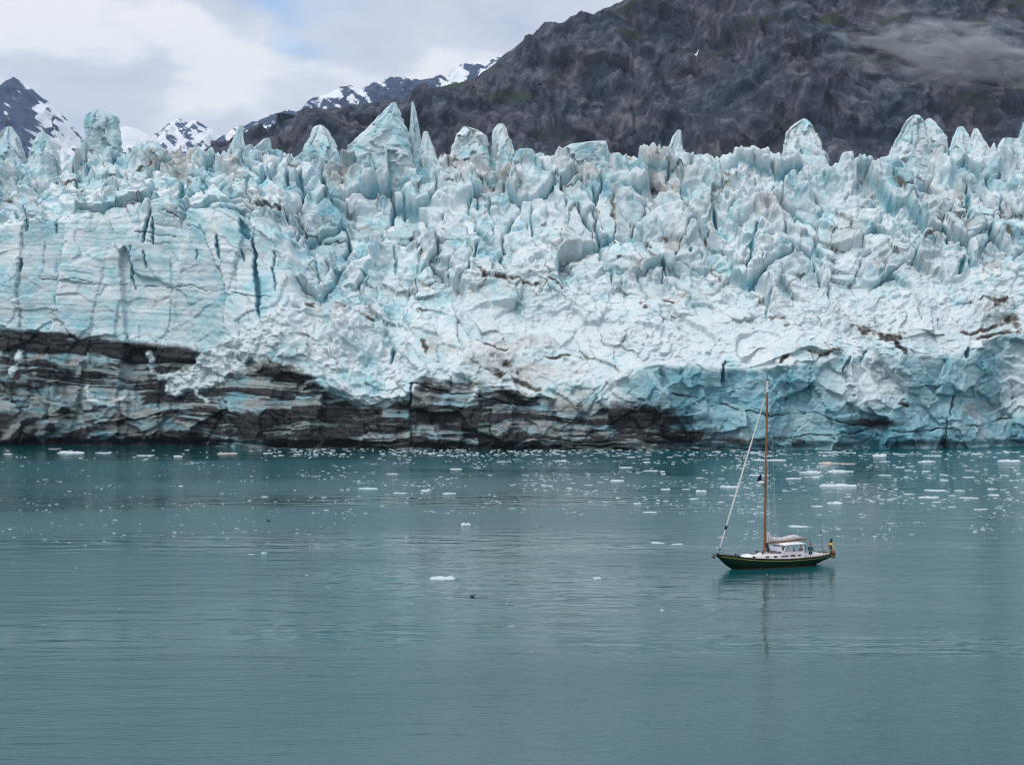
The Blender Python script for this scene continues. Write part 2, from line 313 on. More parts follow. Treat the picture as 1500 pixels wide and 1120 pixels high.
DUST = [(228, 232, 34, 20, .8), (262, 246, 30, 14, .7), (345, 262, 25, 14, .6), (500, 262, 26, 22, .75), (555, 240, 40, 12, .7), (640, 240, 50, 12, .85), (680, 250, 40, 16, .7), (740, 252, 24, 18, .75), (760, 285, 16, 20, .5), (860, 240, 28, 14, .55), (890, 256, 40, 16, .6), (955, 250, 26, 14, .7), (978, 276, 24, 18, .75), (985, 300, 26, 16, .4), (900, 300, 10, 20, .5), (830, 355, 36, 24, .5), (930, 400, 40, 14, .35), (1000, 430, 60, 16, .4), (985, 350, 20, 16, .35), (1130, 305, 26, 18, .6), (1100, 240, 18, 8, .5), (1240, 345, 18, 18, .4), (1300, 375, 16, 12, .5), (1410, 290, 16, 24, .6), (1365, 300, 20, 40, .35), (1455, 385, 14, 16, .6), (1470, 320, 14, 24, .5), (1350, 390, 26, 14, .5), (60, 260, 14, 10, .4), (12, 266, 16, 8, .5), (50, 292, 16, 10, .5), (120, 305, 14, 8, .4), (168, 380, 24, 12, .35), (720, 425, 60, 14, .35), (640, 355, 24, 20, .45), (760, 500, 60, 14, .5), (720, 530, 50, 22, .6), (770, 545, 50, 20, .6), (640, 510, 30, 18, .55), (840, 575, 40, 12, .6), (470, 462, 60, 26, .45), (430, 500, 60, 22, .3), (60, 455, 140, 12, .35), (250, 445, 130, 16, .25), (350, 540, 40, 20, .5), (1275, 480, 45, 14, .35), (1200, 516, 50, 8, .5), (1420, 600, 20, 10, .7), (1440, 590, 14, 8, .5), (1460, 460, 40, 26, .4)]
BROWN = [([(455, 448), (470, 446)], 4), ([(497, 452), (515, 462), (535, 478), (548, 480)], 4.5), ([(1250, 470), (1262, 480), (1278, 484), (1290, 495), (1312, 503), (1328, 518)], 4.2), ([(1252, 472), (1268, 474)], 6), ([(1300, 495), (1322, 500)], 3), ([(1432, 440), (1455, 443), (1478, 440)], 4.5), ([(1410, 490), (1440, 484), (1470, 466), (1486, 460)], 4), ([(1430, 498), (1455, 490), (1490, 484)], 3.4), ([(1465, 470), (1482, 462), (1490, 475)], 7),
    ([(1122, 464), (1150, 466)], 3), ([(1148, 473), (1150, 482)], 4), ([(1145, 526), (1152, 519)], 4.5), ([(1190, 515), (1205, 518), (1228, 516)], 3.5), ([(1465, 318), (1463, 340), (1476, 352)], 3.5), ([(1412, 305), (1414, 330)], 3), ([(940, 440), (946, 450)], 5), ([(962, 436), (985, 442)], 3), ([(800, 407), (822, 424)], 2.2), ([(620, 500), (625, 515)], 4), ([(800, 520), (830, 520), (850, 522)], 3), ([(897, 300), (900, 318)], 3), ([(898, 328), (902, 350)], 2), ([(700, 400), (730, 410), (790, 415)], 2.4), ([(816, 375), (832, 362)], 3), ([(1320, 592), (1332, 594)], 4), ([(1370, 393), (1366, 400)], 3), ([(660, 255), (672, 262)], 5), ([(520, 238), (528, 244)], 4), ([(935, 245), (950, 265), (972, 280)], 4), ([(690, 238), (680, 246)], 4), ([(360, 275), (355, 290)], 3), ([(690, 500), (720, 505), (745, 512)], 3), ([(715, 540), (750, 555), (790, 570)], 5), ([(740, 530), (760, 545)], 6), ([(380, 520), (400, 535), (440, 545)], 6)]
SNOW = [(880, 490, 130, 34, 1), (760, 470, 90, 26, .8), (1050, 470, 110, 30, .9), (830, 540, 80, 24, .9), (700, 470, 60, 24, .6), (990, 500, 110, 24, 1), (1130, 500, 60, 26, .9), (1230, 470, 90, 34, .9), (1340, 470, 70, 40, .9), (1272, 560, 44, 30, 1), (520, 500, 60, 20, .7), (600, 545, 40, 24, .7), (1230, 420, 80, 20, .6), (1400, 430, 50, 20, .5), (840, 430, 60, 16, .6), (1490, 560, 22, 40, .8), (700, 410, 70, 12, .5), (880, 380, 60, 20, .5), (1050, 420, 40, 20, .5)]
DARKLOW = [(40, 630, 90, 22, .9), (20, 570, 60, 20, .6), (400, 630, 120, 22, 1), (480, 610, 50, 34, .9), (560, 640, 24, 14, .8), (650, 650, 60, 7, .9), (760, 640, 70, 12, .7), (830, 640, 90, 16, 1), (930, 620, 80, 30, 1), (985, 640, 60, 16, 1), (740, 610, 50, 20, .6), (610, 600, 14, 20, .5), (860, 610, 40, 20, .5), (1080, 648, 90, 8, .7), (1180, 646, 90, 8, .6), (1280, 620, 40, 7, .8), (1370, 650, 60, 7, .5), (200, 650, 300, 5, .6), (420, 560, 40, 12, .5)]
jx = PX + 5 * f2 + 6 * f1; jy = PY + 5 * fbm(Xg / 3 + 50, Tg / 3, 91, 4) + 4 * wt / 4
def blobs(lst):
    m = np.zeros(PX.shape, np.float32)
    for x, y, rx, ry, s in lst:
        k = (np.abs(jx - x) < 2.2 * rx) & (np.abs(jy - y) < 2.2 * ry)
        m[k] = np.maximum(m[k], s * np.exp(-(((jx[k] - x) / rx) ** 2 + ((jy[k] - y) / ry) ** 2) ** 1.3 * 0.8))
    return m
front = stage < 3.02
dirt = np.zeros(PX.shape, np.float32); blue = np.zeros_like(dirt)
kx = PX + 2.0 * f2 + 5.0 * fbm(Xg / 9 + 5, Tg / 5, 94, 3, .6); ky = PY
crack_clean = np.zeros_like(dirt)
for line, w in CRACKS:
    d, al = poly_dist(kx, ky, line, 14, True); wv = w * (0.06 + 0.9 * np.clip(np.sin(np.pi * np.clip(al, 0, 1)), 0, 1) ** 0.7) * (1 + 0.35 * f2); k = (1 - sstep(wv * 0.25, wv * 0.75, d)) * front
    disp -= 2.3 * k * min(1.0, w / 3.5); crack_clean = np.maximum(crack_clean, 1 - sstep(wv * .4, wv * 1.3, d))
wjit = fbm(Xg / 5, Tg / 9, 92, 3); wjit2 = fbm(Xg / 6 + 70, Tg / 6, 93, 3)
for line, w in FISSURES:
    d = poly_dist(PX + 3.5 * f2 + 4 * f1, PY + 3.5 * f2 + 5 * wjit, line, 16); wv = w * np.clip(0.55 + 0.9 * wjit2, 0.12, 1.4); k = (1 - sstep(wv * 0.3, wv * 1.0, d)) * front
    disp -= 0.6 * k; dirt = np.maximum(dirt, k * np.clip(0.75 + 0.5 * wjit2, 0, 1))
# random narrow upright crevasses of the broken upper ice
vq = voronoi((Xg + 1.5 * f1) / 7.0, Tg / 16.0, 123)
thin = (1 - sstep(0.06, 0.16, np.abs(vq[2] + 0.05 * f2) * 7.0 / 1.6)) * (1 - sstep(0.12, 0.32, np.abs(vq[3]))) * (vq[4][0] > 0.5) * (up + 0.35 * wall) * (1 - crest)
disp -= 1.7 * thin; crack_clean = np.maximum(crack_clean, np.maximum(thin, up * np.maximum(cre * gate1, .8 * cre2 * gate2)))
snow = blobs(SNOW); dust = blobs(DUST) * np.clip(0.75 + 1.0 * fbm(Xg / 2.2, Tg / 2.2, 145, 4, .6), 0, 1); dk = blobs(DARKLOW)
disp += 4.5 * np.exp(-(((PX - 490) / 85) ** 2 + ((PY - 490) / 42) ** 2)) * front
# avalanche cone of white rubble over the striped wall
cn = fbm(Xg / 3.5 + 11, Tg / 3.5, 171, 4, 0.6)
d, al = poly_dist(jx, jy, [(440, 455), (400, 480), (345, 515), (300, 545), (262, 565)], 50, True); cone = sstep(-6, 5, (10 + 14 * np.sin(np.pi * (0.15 + .75 * al)) + 12 * cn) - d)
for ln, w_ in (([(285, 555), (290, 578), (303, 588)], 5), ([(218, 520), (224, 548), (245, 556), (275, 550)], 8), ([(30, 515), (20, 545)], 8), ([(125, 565), (130, 588), (165, 586), (198, 582)], 6), ([(575, 585), (540, 578)], 8), ([(690, 590), (700, 575)], 6)):
    d = poly_dist(jx, jy, ln, 26); cone = np.maximum(cone, .9 * sstep(-4, 4, w_ * (0.5 + 1.6 * cn) - d))
cone = cone * front
disp += cone * (0.8 + 0.8 * b3 + 0.45 * b4 + .25 * f2); snow = np.maximum(snow, cone * .85)
# striped sediment of the sheer lower band
DZ = T((-400, 478), (0, 480), (100, 484), (200, 497), (330, 512), (370, 522), (450, 545), (520, 590), (560, 594), (600, 578), (622, 552), (700, 552), (760, 572), (850, 580), (905, 590), (960, 612), (1040, 652), (1100, 668), (1900, 668))
zone = sstep(-6, 12, PY + 6 * f2 + 5 * f1 - DZ(PX)) * front
s2 = PY - 0.045 * (PX - 300) * (PX < 700) + 18 * fbm(PX / 230, PY / 90, 95, 3) + 7 * fbm(PX / 60, PY / 40, 195, 3) * sstep(530, 620, PY) + 0.10 * (PX - 250) * sstep(560, 640, PY) * (PX < 600) + 3 * (bay[2] - .5) * 2 * low + 2 * f2
fold = fbm(PX / 120, PY / 60, 196, 3)
s3 = s2 + 0.22 * (PX - 120) * sstep(540, 640, PY) * (1 - sstep(250, 420, PX)) + 14 * fold * sstep(520, 600, PY)
smear = fbm(PX / 150 + 0.2 * fold, s3 / 24, 96, 4, 0.55)
fmod = sstep(-0.25, 0.35, fbm(PX / 90 + 9, PY / 22, 99, 3))
stripe = 1.5 * smear + 0.5 * perlin(s3 / 6.5, PX / 260, 97) + 0.75 * fmod * perlin(s2 / 3.0, PX / 120, 98) + 0.25 * f1 + 0.25 * f2
topband = np.exp(-((PY + 3 * f2 - DZ(PX) - 15) / 15) ** 2) * (PX < 560)
dirt = np.maximum(dirt, zone * np.clip(sstep(-0.25, 0.55, stripe * 1.0 + 0.16 + 0.35 * sstep(590, 650, PY) + 0.5 * topband + 0.45 * fbm(PX / 130, PY / 50, 197, 3) + 0.25 * f2), 0.22, 1) * 0.95)
dirt = np.maximum(dirt, np.clip(dk * 1.3, 0, 1) * sstep(-0.75, 0.25, stripe + 0.5 * f2) * front)
dust = np.maximum(dust, zone * sstep(-0.45, 0.35, -stripe * 0.3 + fbm(PX / 40, PY / 14, 99, 3)) * 0.62)
disp += zone * 0.22 * np.clip(stripe, -1, 1) + zone * 0.9 * bay[0]
brown = np.zeros_like(dirt)
for line, w in BROWN:
    d = poly_dist(jx + 5 * wjit, jy + 6 * wjit, line, 18); k = (1 - sstep(w * 0.3, w * 1.25, d)) * front
    brown = np.maximum(brown, k * sstep(-0.45, 0.25, wjit2 + 0.8 * f2))
disp -= 0.35 * brown
dirt = np.maximum(dirt, brown * 0.74); dust = np.maximum(dust, brown)
dn = fbm(Xg / 13, Tg / 9, 140, 6, 0.62)
dust = np.maximum(dust, up * 0.5 * sstep(0.10, 0.45, dn))
edge_grit = (1 - sstep(0, 0.06, e2 + .03 * f2)) * sstep(-0.15, 0.22, dn + 0.3 * wjit2) * (up + .7 * mid)
dust = np.maximum(dust, edge_grit * .95); dirt = np.maximum(dirt, edge_grit * 0.72)
grit3 = (1 - sstep(0, 0.07, e3)) * sstep(0.02, 0.3, dn) * (up + .6 * mid); dirt = np.maximum(dirt, grit3 * .45)
dust = np.maximum(dust, crest * 0.4 * sstep(0.0, 0.4, fbm(Xg / 9, Tg / 9, 141, 6, 0.62)))
wl = perlin(S / 0.75, Xg / 34, 182) + .5 * perlin(S / 0.3, Xg / 14, 183)
dust = np.maximum(dust, wall * 0.55 * sstep(0.55, 0.85, wl) * sstep(-.2, .3, wjit2 + .4 * f1)); blue = np.maximum(blue, wall * .28 * (pr > .55))
# clear blue ice: freshly broken cells, the lower wall, the inside of fractures
fresh = (r2 > 0.72) * 0.50 + (r1 > 0.66) * 0.22 + (r3 > 0.84) * 0.34
blue = np.maximum(blue, (up + .25 * mid) * fresh)
BL = np.maximum(sstep(890, 960, PX + 10 * f1), 0) * low
blue = np.maximum(blue, front * BL * (0.74 + 0.34 * f1 + 0.3 * (r2 - .5) + .25 * f2))
blue = np.maximum(blue, low * zone * (0.62 + .3 * f1))
belt = np.exp(-((PY + 4 * f1 - (462 + 0.06 * PX)) / 17) ** 2) * (PX < 410)
blue = np.maximum(blue, belt * 0.34)
blue = np.maximum(blue, wall * (0.10 + 0.16 * sstep(0, .4, f1)))
blue = np.maximum(blue, np.clip(crack_clean * 0.92, 0, 1))
blue = np.clip(blue * (1 - 0.85 * snow), 0, 1); dirt = dirt * (1 - np.clip(cone * 1.2, 0, 1)); dust = dust * (1 - 0.8 * cone) * (1 - crack_clean)
snow = np.clip(np.maximum(snow, (up + mid) * (0.30 + 0.45 * sstep(520, 760, PX)) * sstep(-0.35, 0.25, fbm(Xg / 10, Tg / 10, 150, 4))), 0, 1) * (1 - crack_clean)

# push the surface out along the profile's own direction
sn = np.clip(stage, 0, 4)
nY = -np.interp(sn, [0, 1, 1.5, 2, 3, 3.3, 4], [1, 0.98, 0.85, 0.85, 0.55, 0.2, 0.1]); nZ = np.interp(sn, [0, 1, 1.5, 2, 3, 3.3, 4], [0.0, 0.1, 0.5, 0.5, 0.83, 0.98, 1.0])
nY = nY * (1 - wall) - wall * 1.0; nZ = nZ * (1 - wall) + 0.05 * wall
spk = np.clip(fbm((Xg + wx) / 5.5, Tg / 7.0, 165, 3, .5, ridged=True), 0, 1) ** 2
disp = disp + sstep(2.55, 2.9, stage) * (1 - sstep(3.1, 3.4, stage)) * 2.4 * spk
far = sstep(3.1, 4, stage); disp = disp * (1 + 0.8 * far)
lat = 0.8 * up * perlin(Tg / 3.2, Xg / 3.2, 160) + 0.25 * perlin(Tg / 1.1, Xg / 1.1, 161)
q = disp.copy(); q[1:-1] = 0.25 * disp[:-2] + 0.5 * disp[1:-1] + 0.25 * disp[2:]; q[:, 1:-1] = 0.25 * q[:, :-2] + 0.5 * q[:, 1:-1] + 0.25 * q[:, 2:]
disp = 0.4 * disp + 0.6 * q                                # melt takes the very sharpest edges off
P = np.stack([Xg + lat, Yg + nY * disp, Zg + nZ * disp], -1)
glacier = link('glacier', None, label='broad wall of shattered pale blue glacier ice standing in the fjord', category='glacier')
glacier.empty_display_size = 20
glacier.location = (0, 425, 0); GL = np.array([0, 425, 0])
face = link('ice_face', grid_mesh('ice_face', P - GL, M_ICE, np.stack([dirt, blue, snow, dust], -1)), glacier)

# towers along the crest, each a solid of its own (rows of photo y, left x, right x)
SERACS = [
    [(262, -30, 42), (235, -22, 38), (212, -8, 31), (196, 2, 24), (187, 10, 18)], [(262, 36, 92), (228, 44, 83), (208, 51, 76), (195, 58, 67)],
    [(262, 110, 190), (232, 122, 180), (205, 125, 177), (182, 127, 176), (172, 130, 174), (166, 135, 160), (162, 140, 150)], [(275, 180, 256), (238, 188, 247), (219, 196, 239), (208, 208, 229)],
    [(255, 326, 368), (218, 337, 359), (202, 344, 357), (185, 351, 356)], [(262, 345, 400), (228, 358, 392), (213, 376, 397), (204, 387, 397)],
    [(270, 434, 512), (225, 445, 497), (205, 452, 487), (191, 459, 480), (185, 464, 473)], [(258, 496, 612), (215, 512, 600), (196, 530, 597), (180, 546, 590), (165, 560, 585), (152, 574, 581)],
    [(250, 596, 624), (205, 599, 616), (178, 601, 612), (162, 602, 609), (151, 603, 606)], [(250, 606, 646), (212, 616, 632), (194, 621, 627)],
    [(258, 648, 722), (215, 662, 714), (200, 669, 713), (193, 676, 704), (187, 679, 686)], [(258, 712, 762), (212, 720, 749), (192, 722, 742), (183, 729, 738)],
    [(252, 750, 788), (222, 757, 781), (219, 760, 779)], [(262, 806, 894), (225, 820, 888), (213, 832, 889), (208, 870, 889)],
    [(255, 972, 1004), (217, 979, 998), (201, 985, 997), (192, 992, 997)], [(280, 1134, 1236), (245, 1145, 1214), (215, 1149, 1199), (198, 1152, 1193), (187, 1158, 1189), (180, 1168, 1185), (176, 1174, 1180)],
    [(266, 1224, 1260), (236, 1232, 1250), (223, 1240, 1248)], [(280, 1280, 1372), (235, 1300, 1362), (210, 1311, 1356), (190, 1320, 1352), (178, 1327, 1350), (170, 1335, 1345)],
    [(280, 1330, 1398), (235, 1340, 1389), (210, 1344, 1383), (192, 1347, 1377), (182, 1352, 1370), (175, 1357, 1363)],
    [(268, 1376, 1440), (225, 1387, 1427), (202, 1395, 1417), (187, 1402, 1410)], [(268, 1404, 1478), (225, 1415, 1455), (206, 1420, 1441), (190, 1425, 1432)],
    [(268, 1450, 1516), (222, 1460, 1500), (204, 1468, 1490)], [(256, 1482, 1540), (206, 1490, 1530), (180, 1497, 1522)]]
S_BLUE = [.5, .4, .62, .35, .55, .6, .25, .35, .55, .3, .2, .25, .5, .3, .25, .08, .15, .25, .2, .12, .12, .2, .8]
S_DUST = {3: .8, 6: .25, 7: .12, 10: .3, 11: .25, 20: .15, 1: .2}
for si, rows in enumerate(SERACS):
    rows = sorted(rows, reverse=True)
    xm = 0.5 * (rows[0][1] + rows[0][2]); Ys = float(np.interp((xm - 750) / FPX * 465, xc, YC)) + 5.5 + 1.5 * math.sin(si * 2.4)
    ys = np.array([r[0] for r in rows], float); nR, nA_ = 90, 96
    t = np.linspace(0, 1, nR) ** 0.9; yy = ys[0] + (ys[-1] - ys[0]) * t
    xl = np.interp(-yy, -ys, [r[1] for r in rows]); xr = np.interp(-yy, -ys, [r[2] for r in rows])
    Zs = CAM_H - (yy - HORIZON) / FPX * Ys; XL = (xl - 750) / FPX * Ys; XR = (xr - 750) / FPX * Ys
    Zs = np.concatenate([[Zs[0] - 9], Zs, [Zs[-1] + 0.15]]); c = 0.5 * (XL + XR); w = 0.5 * (XR - XL)
    c = np.concatenate([[c[0]], c, [c[-1]]]); w = np.concatenate([[w[0] * 1.15], w, [0.001]])
    th = np.linspace(0, 2 * np.pi, nA_, endpoint=False)
    ca, sa = np.cos(th), np.sin(th); k = (np.abs(ca) ** 2.8 + np.abs(sa) ** 2.8) ** (-1 / 2.8)
    zj = Zs / 1.7 + si * 11; taper = np.clip(w / 2.0, 0.15, 1.0)
    c = c + taper * 0.35 * fbm(zj / 1.6, zj * 0 + si, 611, 4, .6); w = w * (1 + 0.11 * fbm(zj, zj * 0 + 3 * si, 612, 4, .6))
    dep = np.minimum(0.75 * w, 0.3 * w + 1.8)
    TH, ZZ = np.meshgrid(th, Zs)
    s0 = 300 + si * 13
    wz = 0.5 * fbm(np.cos(TH) * 1.5 + si * 3, ZZ / 4 + np.sin(TH) * 1.5, s0 + 1, 3)
    bu, be, br = blocks(TH / (2 * np.pi) * 7 + wz + 0.02 * ZZ, ZZ / 6.5 + si * 7 + wz, s0, 1.0)
    bv, bve, _ = blocks(TH / (2 * np.pi) * 16 + wz, ZZ / 2.4 + si * 5 + wz, s0 + 5, 1.0)
    fz = fbm(np.cos(TH) * 2 + si * 9, ZZ / 2.2 + np.sin(TH) * 2, s0 + 7, 5)
    fl = fbm(TH * 3.0 + wz, ZZ / 9 + si, s0 + 8, 3)
    grv = (1 - sstep(0.01, .06, be)) * (br > .35)
    rel = (0.34 * bu + 0.09 * bv + 0.05 * fz + 0.08 * fl - 0.04 * grv)
    nrm_x, nrm_y = (k * ca)[None], (k * sa)[None]
    amp = np.minimum(w, 3.0)[:, None]
    side = 1 - 0.25 * np.abs(ca[None]) ** 3                  # keep the outline as seen, break up the faces
    Xs = c[:, None] + nrm_x * (w[:, None] + rel * amp * 0.8 * side)
    Yq = nrm_y * (dep[:, None] + rel * amp * 1.9)
    Zq = ZZ + 0.25 * fbm(TH * 3, ZZ / 1.5, s0 + 9, 3)
    Pq = np.stack([Xs, Ys + Yq, Zq], -1)
    bl = np.clip(S_BLUE[si] * (0.75 + 0.5 * fz) + .25 * grv, 0, 1)
    sw = np.clip(sstep(0.25, .8, fz + 0.5) * (1 - S_BLUE[si]) * 0.7, 0, 1)
    du = S_DUST.get(si, 0.0) * sstep(-.1, .4, fbm(TH * 2, ZZ / 3, s0 + 12, 4))
    mk = np.stack([0 * bl, bl, sw, du], -1)
    link('serac', grid_mesh('serac', Pq - GL, M_ICE, mk, True), glacier)

# ------------------------------------------------------------------ mountains
def rock_material(name, dark, mid_, lite, green, scale):
    m, nt, b = new_mat(name)
    geo = N(nt, 'ShaderNodeNewGeometry'); mpn = N(nt, 'ShaderNodeMapping'); mpn.inputs['Scale'].default_value = (scale, scale, scale * 0.8); mpn.inputs['Rotation'].default_value = (0, R(18), 0)
    nt.links.new(geo.outputs['Position'], mpn.inputs['Vector'])
    nz = N(nt, 'ShaderNodeTexNoise'); nz.inputs['Scale'].default_value = 1.0; nz.inputs['Detail'].default_value = 11; nz.inputs['Roughness'].default_value = 0.68
    n2_ = N(nt, 'ShaderNodeTexNoise'); n2_.inputs['Scale'].default_value = 0.22; n2_.inputs['Detail'].default_value = 6
    n3_ = N(nt, 'ShaderNodeTexNoise'); n3_.inputs['Scale'].default_value = 4.0; n3_.inputs['Detail'].default_value = 8; n3_.inputs['Roughness'].default_value = 0.7
    for n in (nz, n2_, n3_): nt.links.new(mpn.outputs['Vector'], n.inputs['Vector'])
    r = ramp(nt, [(0.37, dark), (0.51, mid_), (0.66, lite)]); nt.links.new(nz.outputs['Fac'], r.inputs['Fac'])
    rb = ramp(nt, [(0.35, (0.78, 0.9, 1.12)), (0.65, (1.17, 1.06, 1.0))]); nt.links.new(n2_.outputs['Fac'], rb.inputs['Fac'])
    mu = N(nt, 'ShaderNodeMix', data_type='RGBA', blend_type='MULTIPLY'); mu.inputs['Factor'].default_value = 1.0
    nt.links.new(r.outputs['Color'], mu.inputs['A']); nt.links.new(rb.outputs['Color'], mu.inputs['B'])
    a = N(nt, 'ShaderNodeAttribute', attribute_name='masks'); sp = N(nt, 'ShaderNodeSeparateColor'); nt.links.new(a.outputs['Color'], sp.inputs['Color'])
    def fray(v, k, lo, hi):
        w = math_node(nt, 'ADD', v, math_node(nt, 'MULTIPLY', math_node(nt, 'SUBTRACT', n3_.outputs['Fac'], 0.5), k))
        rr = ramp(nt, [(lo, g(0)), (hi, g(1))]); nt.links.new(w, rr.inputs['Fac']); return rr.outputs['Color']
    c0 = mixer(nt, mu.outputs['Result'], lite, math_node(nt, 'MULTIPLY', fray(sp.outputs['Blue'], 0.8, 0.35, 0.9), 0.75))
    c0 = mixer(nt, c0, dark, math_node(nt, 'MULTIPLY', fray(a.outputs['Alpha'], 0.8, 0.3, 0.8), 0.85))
    c = mixer(nt, c0, green, fray(sp.outputs['Green'], 0.9, 0.35, 0.75))
    c = mixer(nt, c, (0.80, 0.84, 0.90), fray(sp.outputs['Red'], 1.0, 0.42, 0.58))
    nt.links.new(c, b.inputs['Base Color']); b.inputs['Roughness'].default_value = 0.85; b.inputs['Specular IOR Level'].default_value = 0.2
    bn = N(nt, 'ShaderNodeBump'); bn.inputs['Strength'].default_value = 0.45; bn.inputs['Distance'].default_value = 0.3 / scale
    nt.links.new(nz.outputs['Fac'], bn.inputs['Height']); nt.links.new(bn.outputs['Normal'], b.inputs['Normal'])
    return m
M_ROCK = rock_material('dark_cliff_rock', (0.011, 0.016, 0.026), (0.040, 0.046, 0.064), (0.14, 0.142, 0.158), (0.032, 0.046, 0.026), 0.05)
M_PEAK = rock_material('haze_blue_alpine_rock', (0.014, 0.033, 0.075), (0.032, 0.058, 0.115), (0.075, 0.10, 0.165), (0.04, 0.05, 0.06), 0.02)  # the blue of distant haze is mixed into these rock colours

def mountain(name, sky_pts, Yr, depth, mat, seed, nc, nr, rel, cell, jag, label, snow_fn, x0, x1):
    X = np.linspace((x0 - 750) / FPX * Yr, (x1 - 750) / FPX * Yr, nc)
    px = px_at(X, Yr); sx = [p[0] for p in sky_pts]; sy = [p[1] for p in sky_pts]
    zr = CAM_H - (np.interp(px, sx, sy) - HORIZON) / FPX * Yr
    zr = zr + jag * fbm(X / (5 * jag + 1e-6), X * 0, seed, 6, 0.62, ridged=(mat is M_PEAK))
    zr = np.maximum(zr, 5)
    nb = nr // 4
    t = np.concatenate([np.linspace(0, 1, nr), 1 + np.linspace(0, 1, nb + 1)[1:]])[:, None]
    Xg_ = np.broadcast_to(X[None], (len(t), nc)).copy()
    H = zr[None]
    prof = np.where(t <= 1, np.clip(t, 0, 1) ** 0.85, np.clip(2 - t, 0, 1) ** 1.3)
    Zm = H * prof - 3; Ym = Yr - depth * (1 - np.minimum(t, 1)) * np.ones_like(Xg_) + depth * 0.8 * np.maximum(t - 1, 0)
    wv = 0.35 * cell * fbm(Xg_ / cell, Zm / cell, seed + 1, 3)
    gul = fbm((Xg_ + wv + 0.35 * Zm) / cell, Zm / (2.6 * cell), seed + 2, 6, 0.52, ridged=True)
    led = fbm((Xg_ - 1.5 * Zm) / (3.2 * cell), (Zm + 0.35 * Xg_ + wv) / (0.35 * cell), seed + 3, 4)
    fine = fbm(Xg_ / (0.22 * cell), Zm / (0.3 * cell), seed + 4, 4, 0.6)
    bb = blocks((Xg_ + wv) / (0.5 * cell), (Zm + wv) / (0.75 * cell), seed + 6, 1.0)
    env = np.clip(np.minimum(t, 1) * 4, 0, 1) * (1 - 0.93 * np.exp(-((t - 1) / 0.05) ** 2))
    cr_ = fbm((Xg_ + wv) / (0.13 * cell), Zm / (0.8 * cell), seed + 7, 4, 0.6, ridged=True)
    ter = (Zm - 0.42 * Xg_ + 0.9 * cell * fbm(Xg_ / (2.2 * cell), Zm / (2.2 * cell), seed + 50, 5, .55)) / (0.8 * cell); tf = ter - np.floor(ter)
    saw = sstep(0, 0.22, tf) - tf; thi = _hash(np.floor(ter).astype(np.int64), np.floor(Xg_ / (2.5 * cell) + .3 * ter).astype(np.int64) * 0, seed)
    gbig = fbm((Xg_ + 2 * wv + 0.9 * Zm) / (2.6 * cell), (Zm - .3 * Xg_) / (4.2 * cell), seed + 60, 4, 0.5, ridged=True); slab = blocks((Xg_ + 2 * wv + .7 * Zm) / (1.1 * cell), (Zm + 2 * wv) / (1.5 * cell), seed + 61, 1.1)
    d = rel * (0.95 * gbig + 0.45 * slab[0] + 0.25 * (saw - .1) * (0.1 + 1.4 * thi) + 0.40 * gul + 0.28 * led + 0.12 * fine + 0.15 * cr_ + 0.22 * bb[0]) * env
    Yo = Ym - 0.9 * d; Zo = Zm + 0.35 * d
    Zo = np.where(t > 1, np.minimum(Zo, Zm), Zo)
    PXm = px_at(Xg_, Yo); PYm = HORIZON + FPX * (CAM_H - Zo) / Yo
    sn, gr = snow_fn(Xg_, Zo, PXm, PYm, gul, led, fine, t * np.ones_like(Xg_), seed)
    lit_bands = sstep(0.12, 0.5, fbm((Xg_ - 1.2 * Zm + wv) / (1.6 * cell), (Zm + 0.4 * Xg_ + wv) / (0.16 * cell), seed + 40, 5, .6) + 0.25 * fbm(Xg_ / (2 * cell), Zm / cell, seed + 41, 3))  # pale rock bands, painted in for the ledge light that flat shading lacks
    shade_streaks = sstep(0.15, 0.6, fbm((Xg_ + wv + 0.15 * Zm) / (0.10 * cell), Zm / (1.3 * cell), seed + 42, 4, .6) + .35 * fbm(Xg_ / (1.5 * cell), Zm / (1.5 * cell), seed + 43, 3))  # dark upright streaks, painted in as gully shade
    mk = np.stack([np.clip(sn, 0, 1), np.clip(gr, 0, 1), lit_bands, shade_streaks], -1)
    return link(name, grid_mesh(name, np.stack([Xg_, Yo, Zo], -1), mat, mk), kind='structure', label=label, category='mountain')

def dark_fn(X, Z, px, py, gul, led, fine, t, seed):
    g1 = fbm(X / 120, Z / 45, seed + 30, 4); sn = np.zeros_like(X)
    for x, y, rx, ry in ((1020, 81, 4, 2),):
        sn = np.maximum(sn, 1.1 * np.exp(-(((px - x) + (py - y) * 1.2) / rx) ** 2 - ((py - y) / ry) ** 2))
    gr = 0.8 * sstep(0.05, 0.35, g1 + 0.25 * led) * (1 - sstep(60, 230, py)) + 0.45 * sstep(.2, .45, g1)
    return sn, gr
def snow_fn(lo, hi, bias, side=0.0):
    def f(X, Z, px, py, gul, led, fine, t, seed):
        n = fbm(X / 75, Z / 60, seed + 31, 5, 0.62); st = fbm((X + 1.1 * Z) / 20, (Z - .5 * X) / 80, seed + 32, 4, .6)
        s_ = bias + 0.40 + 0.5 * n + 0.65 * st - 0.5 * gul + 0.25 * fine + side * np.clip((px - 0.5 * (lo + hi)) / (hi - lo), -1, 1)
        return sstep(0.0, 0.5, s_), np.zeros_like(X)
    return f
DARK = [(-200, 505), (150, 300), (250, 258), (330, 226), (365, 212), (395, 198), (430, 178), (480, 158), (520, 151), (570, 148), (620, 136), (660, 122), (695, 114), (715, 99), (740, 77), (765, 60), (790, 47), (815, 41), (840, 31), (860, 26), (880, 14), (905, 3), (930, -8), (1000, -40), (1100, -80), (1250, -120), (1400, -140), (1600, -170), (1900, -140), (2300, 60), (2800, 330)]
mountain('mountain', DARK, 2700, 620, M_ROCK, 501, 900, 280, 60, 85, 6.0, 'dark bare rock mountain rising behind the glacier', dark_fn, -150, 2300)
